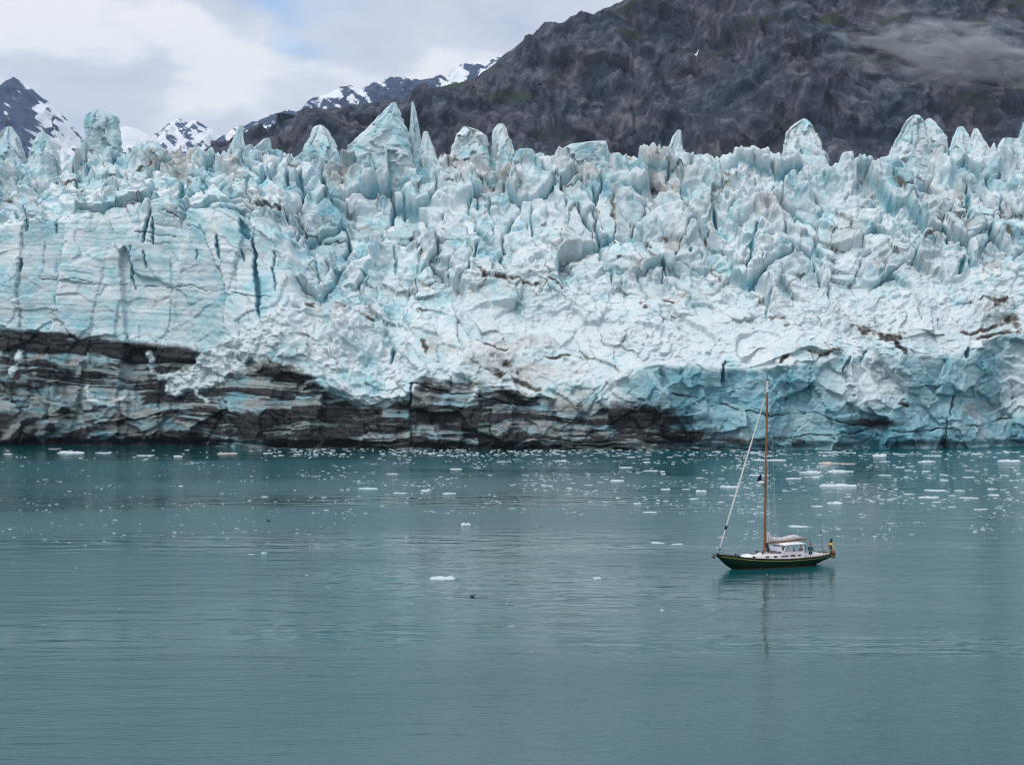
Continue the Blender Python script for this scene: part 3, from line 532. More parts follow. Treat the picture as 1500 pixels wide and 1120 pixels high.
mountain('mountain', [(-900, 330), (-400, 190), (-200, 150), (-60, 141), (0, 129), (12, 121), (22, 117), (35, 122), (50, 134), (70, 150), (90, 168), (108, 188), (122, 205), (140, 225), (260, 320), (400, 450)], 7500, 1500, M_PEAK, 521, 420, 150, 60, 110, 13, 'pointed blue grey peak with a snow covered shoulder', snow_fn(0, 120, 0.02, 0.55), -700, 400)
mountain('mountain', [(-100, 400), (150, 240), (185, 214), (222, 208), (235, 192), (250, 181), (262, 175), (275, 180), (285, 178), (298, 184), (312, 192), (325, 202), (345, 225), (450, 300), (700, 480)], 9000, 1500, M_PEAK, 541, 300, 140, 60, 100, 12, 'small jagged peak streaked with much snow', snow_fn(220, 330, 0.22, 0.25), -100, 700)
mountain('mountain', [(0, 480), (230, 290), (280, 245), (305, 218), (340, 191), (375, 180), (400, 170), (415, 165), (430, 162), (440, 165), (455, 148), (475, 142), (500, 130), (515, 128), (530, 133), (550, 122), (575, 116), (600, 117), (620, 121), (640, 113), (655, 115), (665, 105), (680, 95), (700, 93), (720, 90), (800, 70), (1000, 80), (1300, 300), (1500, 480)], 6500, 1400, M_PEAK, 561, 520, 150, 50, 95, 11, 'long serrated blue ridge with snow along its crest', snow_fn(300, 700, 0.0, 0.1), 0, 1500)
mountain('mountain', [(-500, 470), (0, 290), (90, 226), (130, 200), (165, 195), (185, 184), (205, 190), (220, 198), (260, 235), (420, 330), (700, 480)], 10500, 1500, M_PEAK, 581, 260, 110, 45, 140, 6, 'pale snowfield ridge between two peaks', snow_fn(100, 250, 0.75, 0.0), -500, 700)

# ------------------------------------------------------------------ mist on the mountain side
def mist_material():
    m = bpy.data.materials.new('mist_volume'); m.use_nodes = True; nt = m.node_tree; nt.nodes.clear()
    o = N(nt, 'ShaderNodeOutputMaterial'); v = N(nt, 'ShaderNodeVolumePrincipled'); v.inputs['Color'].default_value = (0.86, 0.93, 1, 1)
    t = N(nt, 'ShaderNodeTexCoord'); n = N(nt, 'ShaderNodeTexNoise'); n.inputs['Scale'].default_value = 2.8; n.inputs['Detail'].default_value = 6; n.inputs['Roughness'].default_value = 0.62; n.inputs['Distortion'].default_value = 0.7
    mpn = N(nt, 'ShaderNodeMapping'); mpn.inputs['Scale'].default_value = (1.5, 1, 1.7); nt.links.new(t.outputs['Object'], mpn.inputs['Vector']); nt.links.new(mpn.outputs['Vector'], n.inputs['Vector'])
    ln = N(nt, 'ShaderNodeVectorMath', operation='LENGTH'); nt.links.new(t.outputs['Object'], ln.inputs[0])
    fall = math_node(nt, 'SUBTRACT', 1.0, ln.outputs['Value'], True)
    th = math_node(nt, 'SUBTRACT', math_node(nt, 'ADD', n.outputs['Fac'], math_node(nt, 'MULTIPLY', fall, 0.34)), 0.67, True)
    th = math_node(nt, 'MULTIPLY', th, fall)
    nt.links.new(math_node(nt, 'MULTIPLY', th, 1.05), v.inputs['Density']); nt.links.new(v.outputs['Volume'], o.inputs['Volume'])
    return m
bm = bmesh.new(); bmesh.ops.create_icosphere(bm, subdivisions=3, radius=1.0)
me = bpy.data.meshes.new('mist'); bm.to_mesh(me); bm.free(); me.materials.append(mist_material())
mist = link('mist', me, kind='stuff', label='thin grey mist drifting across the dark mountain face', category='mist')
mist.location = at(1405, 80, 2260); mist.scale = (205, 40, 70); mist.rotation_euler = (0, R(6), 0)

# ------------------------------------------------------------------ shapes for the boat
def build(name, bm, mat, parent=None, smooth=True, **props):
    bmesh.ops.recalc_face_normals(bm, faces=bm.faces)
    me = bpy.data.meshes.new(name); bm.to_mesh(me); bm.free()
    for m in (mat if isinstance(mat, (list, tuple)) else [mat]): me.materials.append(m)
    if smooth:
        me.polygons.foreach_set('use_smooth', [True] * len(me.polygons))
        me.set_sharp_from_angle(angle=R(35))
    return link(name, me, parent, **props)
def tube(bm, pts, r, seg=8, cap=True):
    pts = [Vector(p) for p in pts]; rs = r if isinstance(r, (list, tuple)) else [r] * len(pts)
    rings = []
    for i, p in enumerate(pts):
        d = (pts[min(i + 1, len(pts) - 1)] - pts[max(i - 1, 0)]).normalized()
        u = d.cross(Vector((0, 0, 1)) if abs(d.z) < 0.95 else Vector((1, 0, 0))).normalized(); v = d.cross(u)
        rings.append([bm.verts.new(p + rs[i] * (math.cos(2 * math.pi * k / seg) * u + math.sin(2 * math.pi * k / seg) * v)) for k in range(seg)])
    for a, b in zip(rings[:-1], rings[1:]):
        for k in range(seg): bm.faces.new((a[k], a[(k + 1) % seg], b[(k + 1) % seg], b[k]))
    if cap: bm.faces.new(rings[0]); bm.faces.new(rings[-1])
    return bm
def hexa(bm, c8):
    v = [bm.verts.new(p) for p in c8]
    for f in ((0, 1, 2, 3), (4, 5, 6, 7), (0, 1, 5, 4), (1, 2, 6, 5), (2, 3, 7, 6), (3, 0, 4, 7)): bm.faces.new([v[i] for i in f])
    return bm
def box(bm, x0, x1, y0, y1, z0, z1, bev=0.0):
    b2_ = bmesh.new(); hexa(b2_, [(x0, y0, z0), (x1, y0, z0), (x1, y1, z0), (x0, y1, z0), (x0, y0, z1), (x1, y0, z1), (x1, y1, z1), (x0, y1, z1)])
    if bev: bmesh.ops.bevel(b2_, geom=b2_.edges[:], offset=bev, segments=2, affect='EDGES')
    t_ = bpy.data.meshes.new('tmp'); b2_.to_mesh(t_); b2_.free(); bm.from_mesh(t_); bpy.data.meshes.remove(t_)
    return bm
def loft(bm, rings, closed=True, cap=True):
    vr = [[bm.verts.new(p) for p in r] for r in rings]; n = len(vr[0])
    for a, b in zip(vr[:-1], vr[1:]):
        for k in range(n if closed else n - 1): bm.faces.new((a[k], a[(k + 1) % n], b[(k + 1) % n], b[k]))
    if cap and closed: bm.faces.new(vr[0]); bm.faces.new(vr[-1])
    return bm
def blob(bm, c, r, sub=2):
    t_ = bpy.data.meshes.new('tmp'); b2_ = bmesh.new(); bmesh.ops.create_icosphere(b2_, subdivisions=sub, radius=1.0)
    bmesh.ops.scale(b2_, vec=r, verts=b2_.verts); bmesh.ops.translate(b2_, vec=c, verts=b2_.verts); b2_.to_mesh(t_); b2_.free(); bm.from_mesh(t_); bpy.data.meshes.remove(t_)
    return bm

M_GREEN = paint('green_hull_paint', (0.004, 0.019, 0.006), 0.25, 0.2, 1.5)
M_BOOT = paint('red_brown_antifouling', (0.13, 0.055, 0.02), 0.6, 0.25, 4)
M_YELLOW = paint('yellow_line_paint', (0.30, 0.27, 0.04), 0.5)
M_WHITE = paint('white_gelcoat', (0.78, 0.78, 0.80), 0.35, 0.06, 2)
M_DECK = paint('teak_deck', (0.36, 0.24, 0.19), 0.7, 0.25, 6, bump=0.3)
M_VARN = paint('varnished_spruce', (0.22, 0.085, 0.024), 0.35, 0.22, 3)
M_SAIL = paint('sailcloth', (0.60, 0.58, 0.57), 0.8, 0.1, 5, bump=0.6)
M_STEEL = paint('stainless_steel', (0.55, 0.56, 0.58), 0.3, 0.05, metal=0.9)
M_GALV = paint('weathered_anchor_steel', (0.06, 0.065, 0.07), 0.6, 0.3, 12)
M_BLACK = paint('black_fittings', (0.012, 0.012, 0.014), 0.5)
M_TINT = paint('dark_window', (0.008, 0.010, 0.018), 0.1)
M_NAVY = paint('navy_cloth', (0.010, 0.014, 0.05), 0.85, 0.2)
M_GREENCL = paint('dark_green_cloth', (0.01, 0.05, 0.045), 0.85, 0.2)
M_REDCL = paint('red_cloth', (0.30, 0.02, 0.03), 0.85, 0.2)
M_OUTB = paint('yellow_cowling', (0.62, 0.42, 0.01), 0.4)
M_CANVAS = paint('grey_canvas', (0.10, 0.12, 0.15), 0.85, 0.3, 6, bump=0.6)
M_ORANGE = paint('red_buoy_vinyl', (0.45, 0.06, 0.02), 0.6)
M_CREAM = paint('cream_buoy_vinyl', (0.55, 0.48, 0.25), 0.6)
M_OLIVE = paint('brown_fender_rubber', (0.16, 0.11, 0.02), 0.6)
def glass_material():
    m = bpy.data.materials.new('clear_glass'); m.use_nodes = True; nt = m.node_tree; nt.nodes.clear()
    o = N(nt, 'ShaderNodeOutputMaterial'); mx = N(nt, 'ShaderNodeMixShader'); tr = N(nt, 'ShaderNodeBsdfTransparent'); gl = N(nt, 'ShaderNodeBsdfGlossy'); gl.inputs['Roughness'].default_value = 0.02
    tr.inputs['Color'].default_value = (0.82, 0.9, 0.92, 1); fz_ = N(nt, 'ShaderNodeFresnel'); fz_.inputs['IOR'].default_value = 1.5
    nt.links.new(fz_.outputs['Fac'], mx.inputs['Fac']); nt.links.new(tr.outputs['BSDF'], mx.inputs[1]); nt.links.new(gl.outputs['BSDF'], mx.inputs[2]); nt.links.new(mx.outputs['Shader'], o.inputs['Surface'])
    return m
M_GLASS = glass_material()

# ------------------------------------------------------------------ the yacht (x forward, y to port, z up, origin amidships on the waterline)
yacht = link('sailing_yacht', None, label='dark green hulled sailing yacht with varnished wooden mast and rolled headsail', category='sailboat')
yacht.location = (24.4, 190.0, 0.0); yacht.rotation_euler = (0, 0, R(209)); yacht.scale = (0.97, 1, 1)
L0, L1 = -6.8, 6.8
HB = T((0, .62), (.04, .85), (.1, 1.15), (.2, 1.48), (.3, 1.66), (.5, 1.76), (.65, 1.6), (.75, 1.36), (.85, .95), (.92, .56), (.97, .25), (1, .05))
SH = T((0, 1.0), (.1, .91), (.25, .83), (.45, .81), (.6, .88), (.75, 1.02), (.9, 1.26), (1, 1.46))
KE = T((0, .60), (.05, .40), (.10, .2), (.145, 0), (.25, -.38), (.5, -.85), (.7, -.7), (.8, -.32), (.868, 0), (.92, .42), (.96, .85), (1, 1.36))
def sm(f, s): return 0.25 * f(max(s - .02, 0)) + 0.5 * f(s) + 0.25 * f(min(s + .02, 1))
NS, NV = 60, 14
def hull_pt(s, v, side, off=0.0):
    hb, zs, zk = sm(HB, s) + off, sm(SH, s), sm(KE, s)
    return (L0 + s * (L1 - L0), side * hb * (1 - (1 - v) ** 2.3) ** 0.72, zk + (zs - zk) * v)
bm = bmesh.new()
rings = []
for i in range(NS + 1):
    s_ = i / NS
    rings.append([hull_pt(s_, 1 - j / NV, 1) for j in range(NV)] + [(L0 + s_ * (L1 - L0), 0, sm(KE, s_))] + [hull_pt(s_, (j + 1) / NV, -1) for j in range(NV)])
loft(bm, rings, closed=False)
bm.faces.new([bm.verts[i] for i in range(len(rings[0]))] if not bm.verts.ensure_lookup_table() else [])
build('hull', bm, M_GREEN, yacht)
def strake(name, zfun0, zfun1, mat, s0, s1, off=0.012):
    bm = bmesh.new()
    for side in (1, -1):
        rr = []
        for i in range(61):
            s_ = s0 + (s1 - s0) * i / 60; zs, zk = sm(SH, s_), sm(KE, s_)
            r_ = []
            for q in range(4):
                z = zfun0(s_) + (zfun1(s_) - zfun0(s_)) * q / 3; v = min(max((z - zk) / (zs - zk), 0.0), 1.0)
                r_.append(hull_pt(s_, v, side, off))
            rr.append(r_)
        loft(bm, rr, closed=False)
    return build(name, bm, mat, yacht)
strake('boot_stripe', lambda s: -0.12, lambda s: 0.10, M_BOOT, .13, .885)
strake('cove_stripe', lambda s: sm(SH, s) - .19, lambda s: sm(SH, s) - .135, M_YELLOW, .03, .97)
bm = bmesh.new()
for side in (1, -1): tube(bm, [Vector(hull_pt(i / 50, 1, side)) + Vector((0, 0, .02)) for i in range(51)], .035, 6)
build('toe_rail', bm, M_GREEN, yacht)
W0, W1, WW = -5.4, -0.85, 0.78                                   # the well that holds cockpit and wheelhouse floor
bm = bmesh.new()
xs = sorted(set([L0 + i * (L1 - L0) / 50 for i in range(51)] + [W0, W1]))
for xa, xb in zip(xs[:-1], xs[1:]):
    def edge(x, y): 
        s_ = (x - L0) / (L1 - L0); return (x, y, sm(SH, s_) - .05 + .06 * (1 - (y / max(sm(HB, s_), .1)) ** 2))
    ha, hb = sm(HB, (xa - L0) / 13.6) - .01, sm(HB, (xb - L0) / 13.6) - .01
    strips = [(-1, 1)] if not (W0 - 1e-6 <= xa and xb <= W1 + 1e-6) else [(-1, None), (None, 1)]
    for a, b in strips:
        if a == -1 and b == 1:
            for k in range(6):
                f0, f1_ = -1 + k / 3, -1 + (k + 1) / 3
                bm.faces.new([bm.verts.new(p) for p in (edge(xa, ha * f0), edge(xb, hb * f0), edge(xb, hb * f1_), edge(xa, ha * f1_))])
        else:
            q = -1 if a == -1 else 1
            bm.faces.new([bm.verts.new(p) for p in (edge(xa, q * ha), edge(xb, q * hb), edge(xb, q * WW), edge(xa, q * WW))])
bmesh.ops.remove_doubles(bm, verts=bm.verts, dist=.001)
build('deck', bm, M_DECK, yacht)
bm = bmesh.new()
hz = .26
v = [bm.verts.new(p) for p in [(W0, -WW, hz), (W1, -WW, hz), (W1, WW, hz), (W0, WW, hz), (W0, -WW, .86), (W1, -WW, .86), (W1, WW, .86), (W0, WW, .86)]]
for f in ((0, 1, 2, 3), (0, 1, 5, 4), (1, 2, 6, 5), (2, 3, 7, 6), (3, 0, 4, 7)): bm.faces.new([v[i] for i in f])
for q in (-1, 1): box(bm, W0 + .02, -2.9, q * WW - .38 if q > 0 else q * WW + .02, q * WW - .02 if q > 0 else q * WW + .38, hz + .002, .62)
build('cockpit_well', bm, M_WHITE, yacht, smooth=False)
bm = bmesh.new()
for q in (-1, 1): box(bm, -5.35, -2.72, min(q * .8, q * .86), max(q * .8, q * .86), .80, 1.02, .015)
box(bm, -5.42, -5.36, -.86, .86, .82, 1.02, .015)
build('cockpit_coaming', bm, M_WHITE, yacht)
# trunk cabin with its ports
bm = bmesh.new(); rr = []
for x, w_, zt in ((3.75, .42, 1.06), (3.45, .70, 1.22), (2.6, .98, 1.25), (1.0, 1.16, 1.25), (0, 1.22, 1.25), (-.83, 1.22, 1.25)):
    zb = sm(SH, (x - L0) / 13.6) - .06
    rr.append([(x, w_, zb), (x, w_ - .03, zt - .06), (x, w_ - .09, zt), (x, 0, zt + .07), (x, -w_ + .09, zt), (x, -w_ + .03, zt - .06), (x, -w_, zb)])
loft(bm, rr, closed=True)
trunk = build('cabin_trunk', bm, M_WHITE, yacht)
def port(parent, x, ln, z, h, wy):
    for q in (1, -1):
        bm = bmesh.new(); box(bm, x - ln / 2, x + ln / 2, min(q * (wy - .03), q * (wy + .02)), max(q * (wy - .03), q * (wy + .02)), z - h / 2, z + h / 2, .02)
        build('porthole', bm, M_TINT, parent)
port(trunk, 3.0, .36, 1.10, .14, .855); port(trunk, 1.65, .40, 1.06, .15, 1.08); port(trunk, .75, .38, 1.05, .15, 1.165); port(trunk, -.30, .85, 1.04, .15, 1.20)
bm = bmesh.new(); box(bm, 2.3, 2.9, -.3, .3, 1.295, 1.37, .02); hat = build('deck_hatch', bm, M_CANVAS, trunk)
bm = bmesh.new(); box(bm, .1, .7, -.35, .35, 1.30, 1.39, .02); build('deck_hatch', bm, M_VARN, trunk)
bm = bmesh.new()
for q in (1, -1): tube(bm, [(1.9, q * .85, 1.27), (1.85, q * .85, 1.35), (.1, q * .95, 1.35), (.05, q * .95, 1.27)], .022, 6)
build('handrail', bm, M_VARN, trunk)
# wheelhouse
wh = link('wheelhouse', None, yacht); wh.location = (0.85, 0, -0.30)
bm = bmesh.new(); hw = 1.2
for q in (1, -1):
    y0, y1 = (hw - .05, hw) if q > 0 else (-hw, -hw + .05)
    hexa(bm, [(-3.5, y0, 1.10), (-1.70, y0, 1.10), (-1.70, y1, 1.10), (-3.5, y1, 1.10), (-3.42, y0, 1.72), (-1.02, y0, 1.72), (-1.02, y1, 1.72), (-3.42, y1, 1.72)])
build('side_wall', bm, M_WHITE, wh, smooth=False)
bm = bmesh.new(); hexa(bm, [(-1.69, -hw + .06, 1.5), (-.86, -hw + .06, 1.5), (-.86, hw - .06, 1.5), (-1.69, hw - .06, 1.5), (-1.69, -hw + .06, 1.71), (-.96, -hw + .06, 1.71), (-.96, hw - .06, 1.71), (-1.69, hw - .06, 1.71)])
build('front_coaming', bm, M_WHITE, wh, smooth=False)
for q in (1, -1):
    yy_ = q * (hw - .05)
    for xb, xt in ((-1.0, -1.42), (-2.0, -2.08), (-3.44, -3.36)):
        bm = bmesh.new(); tube(bm, [(xb, yy_, 1.70), (xt, yy_ * .95, 2.36)], .045, 6); build('window_post', bm, M_WHITE, wh)
    for (xa, xb, xc_, xd) in ((-1.06, -1.95, -2.03, -1.46), (-2.06, -3.38, -3.31, -2.14)):
        bm = bmesh.new(); bm.faces.new([bm.verts.new(p) for p in ((xa, yy_, 1.725), (xb, yy_, 1.725), (xc_, yy_ * .95, 2.34), (xd, yy_ * .95, 2.34))])
        bmesh.ops.solidify(bm, geom=bm.faces[:], thickness=.008)
        build('side_window', bm, M_GLASS, wh, smooth=False)
for ya, yb in ((-1.08, -.38), (-.34, .34), (.38, 1.08)):
    bm = bmesh.new(); bm.faces.new([bm.verts.new(p) for p in ((-1.0, ya, 1.72), (-1.0, yb, 1.72), (-1.42, yb * .95, 2.35), (-1.42, ya * .95, 2.35))])
    bmesh.ops.solidify(bm, geom=bm.faces[:], thickness=.008); build('windscreen', bm, M_GLASS, wh, smooth=False)
for y_ in (-.36, .36):
    bm = bmesh.new(); tube(bm, [(-1.0, y_, 1.70), (-1.42, y_ * .95, 2.36)], .03, 6); build('window_post', bm, M_WHITE, wh)
bm = bmesh.new(); rr = []
for x, dz in ((-1.15, -.05), (-1.25, 0), (-2.2, .05), (-3.5, .04), (-3.62, 0)):
    rr.append([(x, 1.22, 2.36 + dz), (x, 1.15, 2.41 + dz), (x, 0, 2.47 + dz), (x, -1.15, 2.41 + dz), (x, -1.22, 2.36 + dz), (x, 0, 2.37 + dz)])
loft(bm, rr); build('wheelhouse_roof', bm, M_WHITE, wh)
port(wh, -2.1, .60, 1.36, .15, 1.21)
port(wh, -2.85, .40, 1.36, .15, 1.21)
bm = bmesh.new(); rr = []
for i in range(9):
    y_ = -1.0 + i * .25; h_ = .20 + .05 * math.sin(i * 1.9)
    rr.append([(.10 + .2 * math.cos(a_) + .05 * math.sin(i * 2.3), y_, 1.36 + h_ * math.sin(a_) * .6) for a_ in [k * math.pi / 5 for k in range(10)]])
loft(bm, rr); build('folded_canvas', bm, M_CANVAS, yacht)
# spars
def mast_x(z): return 1.20 - 0.020 * (z - 1.5)
bm = bmesh.new(); tube(bm, [(mast_x(z), 0, z) for z in (1.26, 5, 9, 13, 16.2)], [.112, .112, .108, .10, .09], 14); mast = build('mast', bm, M_VARN, yacht)
bm = bmesh.new(); tube(bm, [(mast_x(16.2), 0, 16.2), (mast_x(17.3), 0, 17.3)], [.104, .085], 12); build('mast_head', bm, M_SAIL, mast)
bm = bmesh.new(); box(bm, mast_x(17.3) - .14, mast_x(17.3) + .16, -.05, .05, 17.3, 17.38, .01); tube(bm, [(mast_x(17.4), 0, 17.38), (mast_x(17.4), 0, 17.85)], .02, 6); build('mast_crane', bm, M_BLACK, mast)
for z, w_ in ((10.25, 1.0), (6.6, 0.0)):
    if w_:
        for q in (1, -1):
            bm = bmesh.new(); tube(bm, [(mast_x(z), q * .1, z), (mast_x(z) - .1, q * w_, z + .08)], [.05, .03], 8); build('spreader', bm, M_WHITE, mast)
bm = bmesh.new(); tube(bm, [(mast_x(7.6) + .1, 0, 7.45), (mast_x(7.6) + .45, 0, 7.72)], .035, 6); box(bm, mast_x(7.6) + .1, mast_x(7.6) + .7, -.12, .12, 7.72, 7.77); build('radar_bracket', bm, M_BLACK, mast)
bm = bmesh.new(); loft(bm, [[(mast_x(7.6) + .52 + r_ * math.cos(k * math.pi / 8), r_ * math.sin(k * math.pi / 8), z) for k in range(16)] for z, r_ in ((7.775, .26), (7.80, .30), (7.90, .30), (7.96, .24), (7.98, .1))]); build('radar_dome', bm, M_WHITE, mast)
bm = bmesh.new(); tube(bm, [(1.05, 0, 2.20), (-1.4, 0, 2.27), (-3.75, 0, 2.42)], [.075, .085, .07], 10); boom = build('boom', bm, M_VARN, yacht)
bm = bmesh.new(); rr = []
prof_ = [(1.0, .62, .26, .60), (.75, .50, .22, .44), (.3, .28, .17, .24), (-.3, .20, .16, .17), (-.9, .19, .17, .16), (-1.5, .24, .19, .20), (-2.0, .28, .20, .22), (-2.5, .26, .22, .19), (-2.9, .18, .15, .12), (-3.2, .12, .06, .05)]
px_ = [p[0] for p in prof_][::-1]
for i in range(46):
    x = 1.0 - 4.2 * i / 45; zc = np.interp(x, px_, [p[1] for p in prof_][::-1]); ry = np.interp(x, px_, [p[2] for p in prof_][::-1]); rz = np.interp(x, px_, [p[3] for p in prof_][::-1])
    zb = 2.24 + .05 * (1.0 - x) / 4.2 * 3.6
    rr.append([(x + .02 * math.sin(k * 2.1 + i), ry * (1 + .16 * math.sin(k * 2 + i * .9) + .10 * math.sin(3 * k - i * 1.7)) * math.cos(k * math.pi / 8), zb + zc + rz * (1 + .14 * math.sin(k * 1.7 - i * 1.1)) * math.sin(k * math.pi / 8)) for k in range(16)])
loft(bm, rr); build('furled_mainsail', bm, M_SAIL, yacht)
bm = bmesh.new(); blob(bm, (.92, 0, 2.02), (.16, .18, .28)); blob(bm, (.80, .06, 1.62), (.20, .18, .26)); build('rope_coil', bm, M_BLACK, yacht)
for x, y_ in ((1.75, .45), (1.75, -.45)):
    bm = bmesh.new(); tube(bm, [(x, y_, 1.25), (x, y_, 1.37), (x, y_, 1.41), (x, y_, 1.53)], [.12, .10, .12, .11], 12); build('winch', bm, M_BLACK, yacht)
# headsail rolled on the forestay
J0, J1 = Vector((6.35, 0, 2.05)), Vector((mast_x(16.1) + .12, 0, 16.1))
bm = bmesh.new(); tube(bm, [J0.lerp(J1, .0), J0.lerp(J1, .06), J0.lerp(J1, .3), J0.lerp(J1, .6), J0.lerp(J1, .9), J0.lerp(J1, .97)], [.04, .06, .082, .078, .05, .02], 10); build('rolled_headsail', bm, M_SAIL, yacht)
bm = bmesh.new(); tube(bm, [(6.5, 0, 1.46), J0], .02, 6); d_ = (J1 - J0).normalized(); tube(bm, [J0 - d_ * .18, J0 - d_ * .14, J0 - d_ * .02, J0], [.13, .13, .13, .06], 12); build('furling_drum', bm, M_GALV, yacht)
bm = bmesh.new(); tube(bm, [J0.lerp(J1, .115), J0.lerp(J1, .14)], .115, 10); build('sail_tie', bm, M_NAVY, yacht)
def rig(name, pts, r=.011, mat=None):
    bm = bmesh.new(); tube(bm, pts, r, 5); return build(name, bm, mat or M_STEEL, yacht)
for q in (1, -1):
    sp_ = (mast_x(10.25) - .1, q * 1.0, 10.33)
    rig('shroud', [(.95, q * 1.66, .82), sp_, (mast_x(16.2), q * .08, 16.2)])
    rig('shroud', [(1.75, q * 1.60, .88), (mast_x(10.1), q * .1, 10.1)]); rig('shroud', [(.35, q * 1.68, .80), (mast_x(10.1), q * .1, 10.1)])
rig('backstay', [(-6.65, 0, 1.0), (mast_x(17.3) - .12, 0, 17.3)]); rig('topping_lift', [(-3.75, 0, 2.5), (mast_x(17.2) - .1, 0, 17.2)], .008)
rig('mainsheet', [(-3.55, 0, 2.36), (-3.75, 0, .95)], .022, M_BLACK)
for pts in ([(-3.60, .9, .9), (-3.30, .9, 3.75)], [(-5.1, .9, .9), (-4.55, .9, 4.7)]):
    bm = bmesh.new(); tube(bm, [pts[0], pts[1]], [.022, .010], 6); build('whip_antenna', bm, M_GALV, yacht)
# rails
for q in (1, -1):
    tops = []
    for x in (5.0, 3.5, 2.0, .4, -1.2, -2.8, -4.3):
        s_ = (x - L0) / 13.6; y_ = q * (sm(HB, s_) - .06); z_ = sm(SH, s_)
        bm = bmesh.new(); tube(bm, [(x, y_, z_ - .03), (x, y_, z_ + .62)], .014, 6); build('stanchion', bm, M_STEEL, yacht); tops.append(Vector((x, y_, z_ + .60)))
    tops = [Vector((5.6, q * .42, 1.95))] + tops + [Vector((-5.2, q * 1.2, 1.61))]
    rig('lifeline', tops, .007); rig('lifeline', [t_ - Vector((0, 0, .30)) for t_ in tops], .007)
bm = bmesh.new(); tube(bm, [(5.5, .50, 1.33), (5.6, .42, 1.95), (6.5, .22, 2.03), (6.72, 0, 2.03), (6.5, -.22, 2.03), (5.6, -.42, 1.95), (5.5, -.50, 1.33)], .018, 6); tube(bm, [(6.5, .14, 1.41), (6.5, .22, 2.03)], .016, 6); tube(bm, [(6.5, -.14, 1.41), (6.5, -.22, 2.03)], .016, 6); build('bow_pulpit', bm, M_STEEL, yacht)
bm = bmesh.new(); tube(bm, [(-5.2, 1.15, 0.88), (-5.2, 1.15, 1.61), (-6.3, .82, 1.67), (-6.62, .55, 1.69), (-6.62, -.55, 1.69), (-6.3, -.82, 1.67), (-5.2, -1.15, 1.61), (-5.2, -1.15, 0.88)], .02, 6)
tube(bm, [(-5.2, 1.15, 1.25), (-6.3, .82, 1.31), (-6.62, .55, 1.33), (-6.62, -.55, 1.33), (-6.3, -.82, 1.31), (-5.2, -1.15, 1.25)], .014, 6)
for x, y_ in ((-6.3, .82), (-6.3, -.82), (-5.75, .98), (-5.75, -.98)): tube(bm, [(x, y_, .88), (x, y_, 1.67)], .018, 6)
build('stern_pushpit', bm, M_STEEL, yacht)
# ground tackle on the bow roller
bm = bmesh.new(); tube(bm, [(6.3, 0, 1.55), (6.85, 0, 1.51), (7.12, 0, 1.33)], .05, 6); hexa(bm, [(7.05, -.26, 1.35), (7.18, -.26, 1.23), (7.18, .26, 1.23), (7.05, .26, 1.35), (6.95, -.10, 1.11), (6.99, -.10, 1.07), (6.99, .10, 1.07), (6.95, .10, 1.11)]); tube(bm, [(6.98, -.40, 1.45), (6.98, .40, 1.45)], .03, 6); build('anchor', bm, M_GALV, yacht)
bm = bmesh.new(); box(bm, 6.2, 6.95, -.1, .1, 1.43, 1.49, .01); build('bow_roller', bm, M_STEEL, yacht)
bm = bmesh.new(); tube(bm, [(4.5, 0, 1.19), (4.5, 0, 1.35), (4.5, 0, 1.41)], [.14, .12, .14], 10); build('windlass', bm, M_BLACK, yacht)
# flags
def flag(name, pts, mat, parent):
    bm = bmesh.new(); vs_ = [bm.verts.new(p) for p in pts]; bm.faces.new(vs_); bmesh.ops.solidify(bm, geom=bm.faces[:], thickness=.012)
    return build(name, bm, mat, parent, smooth=False)
flag('burgee', [(mast_x(8) + .55, .10, 8.75), (mast_x(8) + .58, .12, 8.02), (mast_x(8) + 1.32, .40, 7.98), (mast_x(8) + 1.16, .32, 8.32)], M_NAVY, mast)
flag('courtesy_flag', [(mast_x(8) - .50, -.1, 8.80), (mast_x(8) - .62, -.1, 8.72), (mast_x(8) - .66, -.16, 8.10), (mast_x(8) - .52, -.14, 8.02)], M_GREENCL, mast)
for dx, z in ((.95, 9.15), (-.95, 9.15)): flag('streamer', [(mast_x(9) + dx, 0, z + .24), (mast_x(9) + dx - .08, .02, z + .2), (mast_x(9) + dx - .04, .03, z - .22)], M_BLACK, mast)
for dx in (.95, -.95, .57, -.52): rig('flag_halyard', [(mast_x(10.2) + dx * .25, .0, 10.3), (mast_x(9) + dx, 0, 9.2), (mast_x(5) + dx * .9, 0, 1.6)], .005)
ens = link('ensign', None, yacht)
bm = bmesh.new(); tube(bm, [(-6.45, .1, .92), (-6.80, .12, 2.42)], .02, 6); build('flag_staff', bm, M_VARN, ens)
bm = bmesh.new(); rr = []
for i in range(9):
    t_ = i / 8; base = Vector((-6.79, .12, 2.35)).lerp(Vector((-6.57, .11, 1.42)), t_); w_ = .05 + .13 * math.sin(math.pi * min(t_ * .8 + .1, 1))
    rr.append([base + Vector((w_ * math.cos(k * math.pi / 4) + .06, w_ * .55 * math.sin(k * math.pi / 4) * (1 + .3 * math.sin(3 * k + i)), 0)) for k in range(8)])
loft(bm, rr); cl = build('flag_cloth', bm, [M_NAVY, M_REDCL], ens)
for p_ in cl.data.polygons: p_.material_index = 1 if p_.center.z < 1.92 else 0
ob = link('outboard_motor', None, yacht, label='small outboard motor with yellow cowling clamped to the stern rail')
bm = bmesh.new(); loft(bm, [[(-6.15 + rx * math.cos(k * math.pi / 6), .75 + ry * math.sin(k * math.pi / 6), z) for k in range(12)] for z, rx, ry in ((1.76, .16, .12), (1.80, .21, .15), (1.91, .20, .14), (1.98, .14, .10), (2.0, .05, .04))]); build('cowling', bm, M_OUTB, ob)
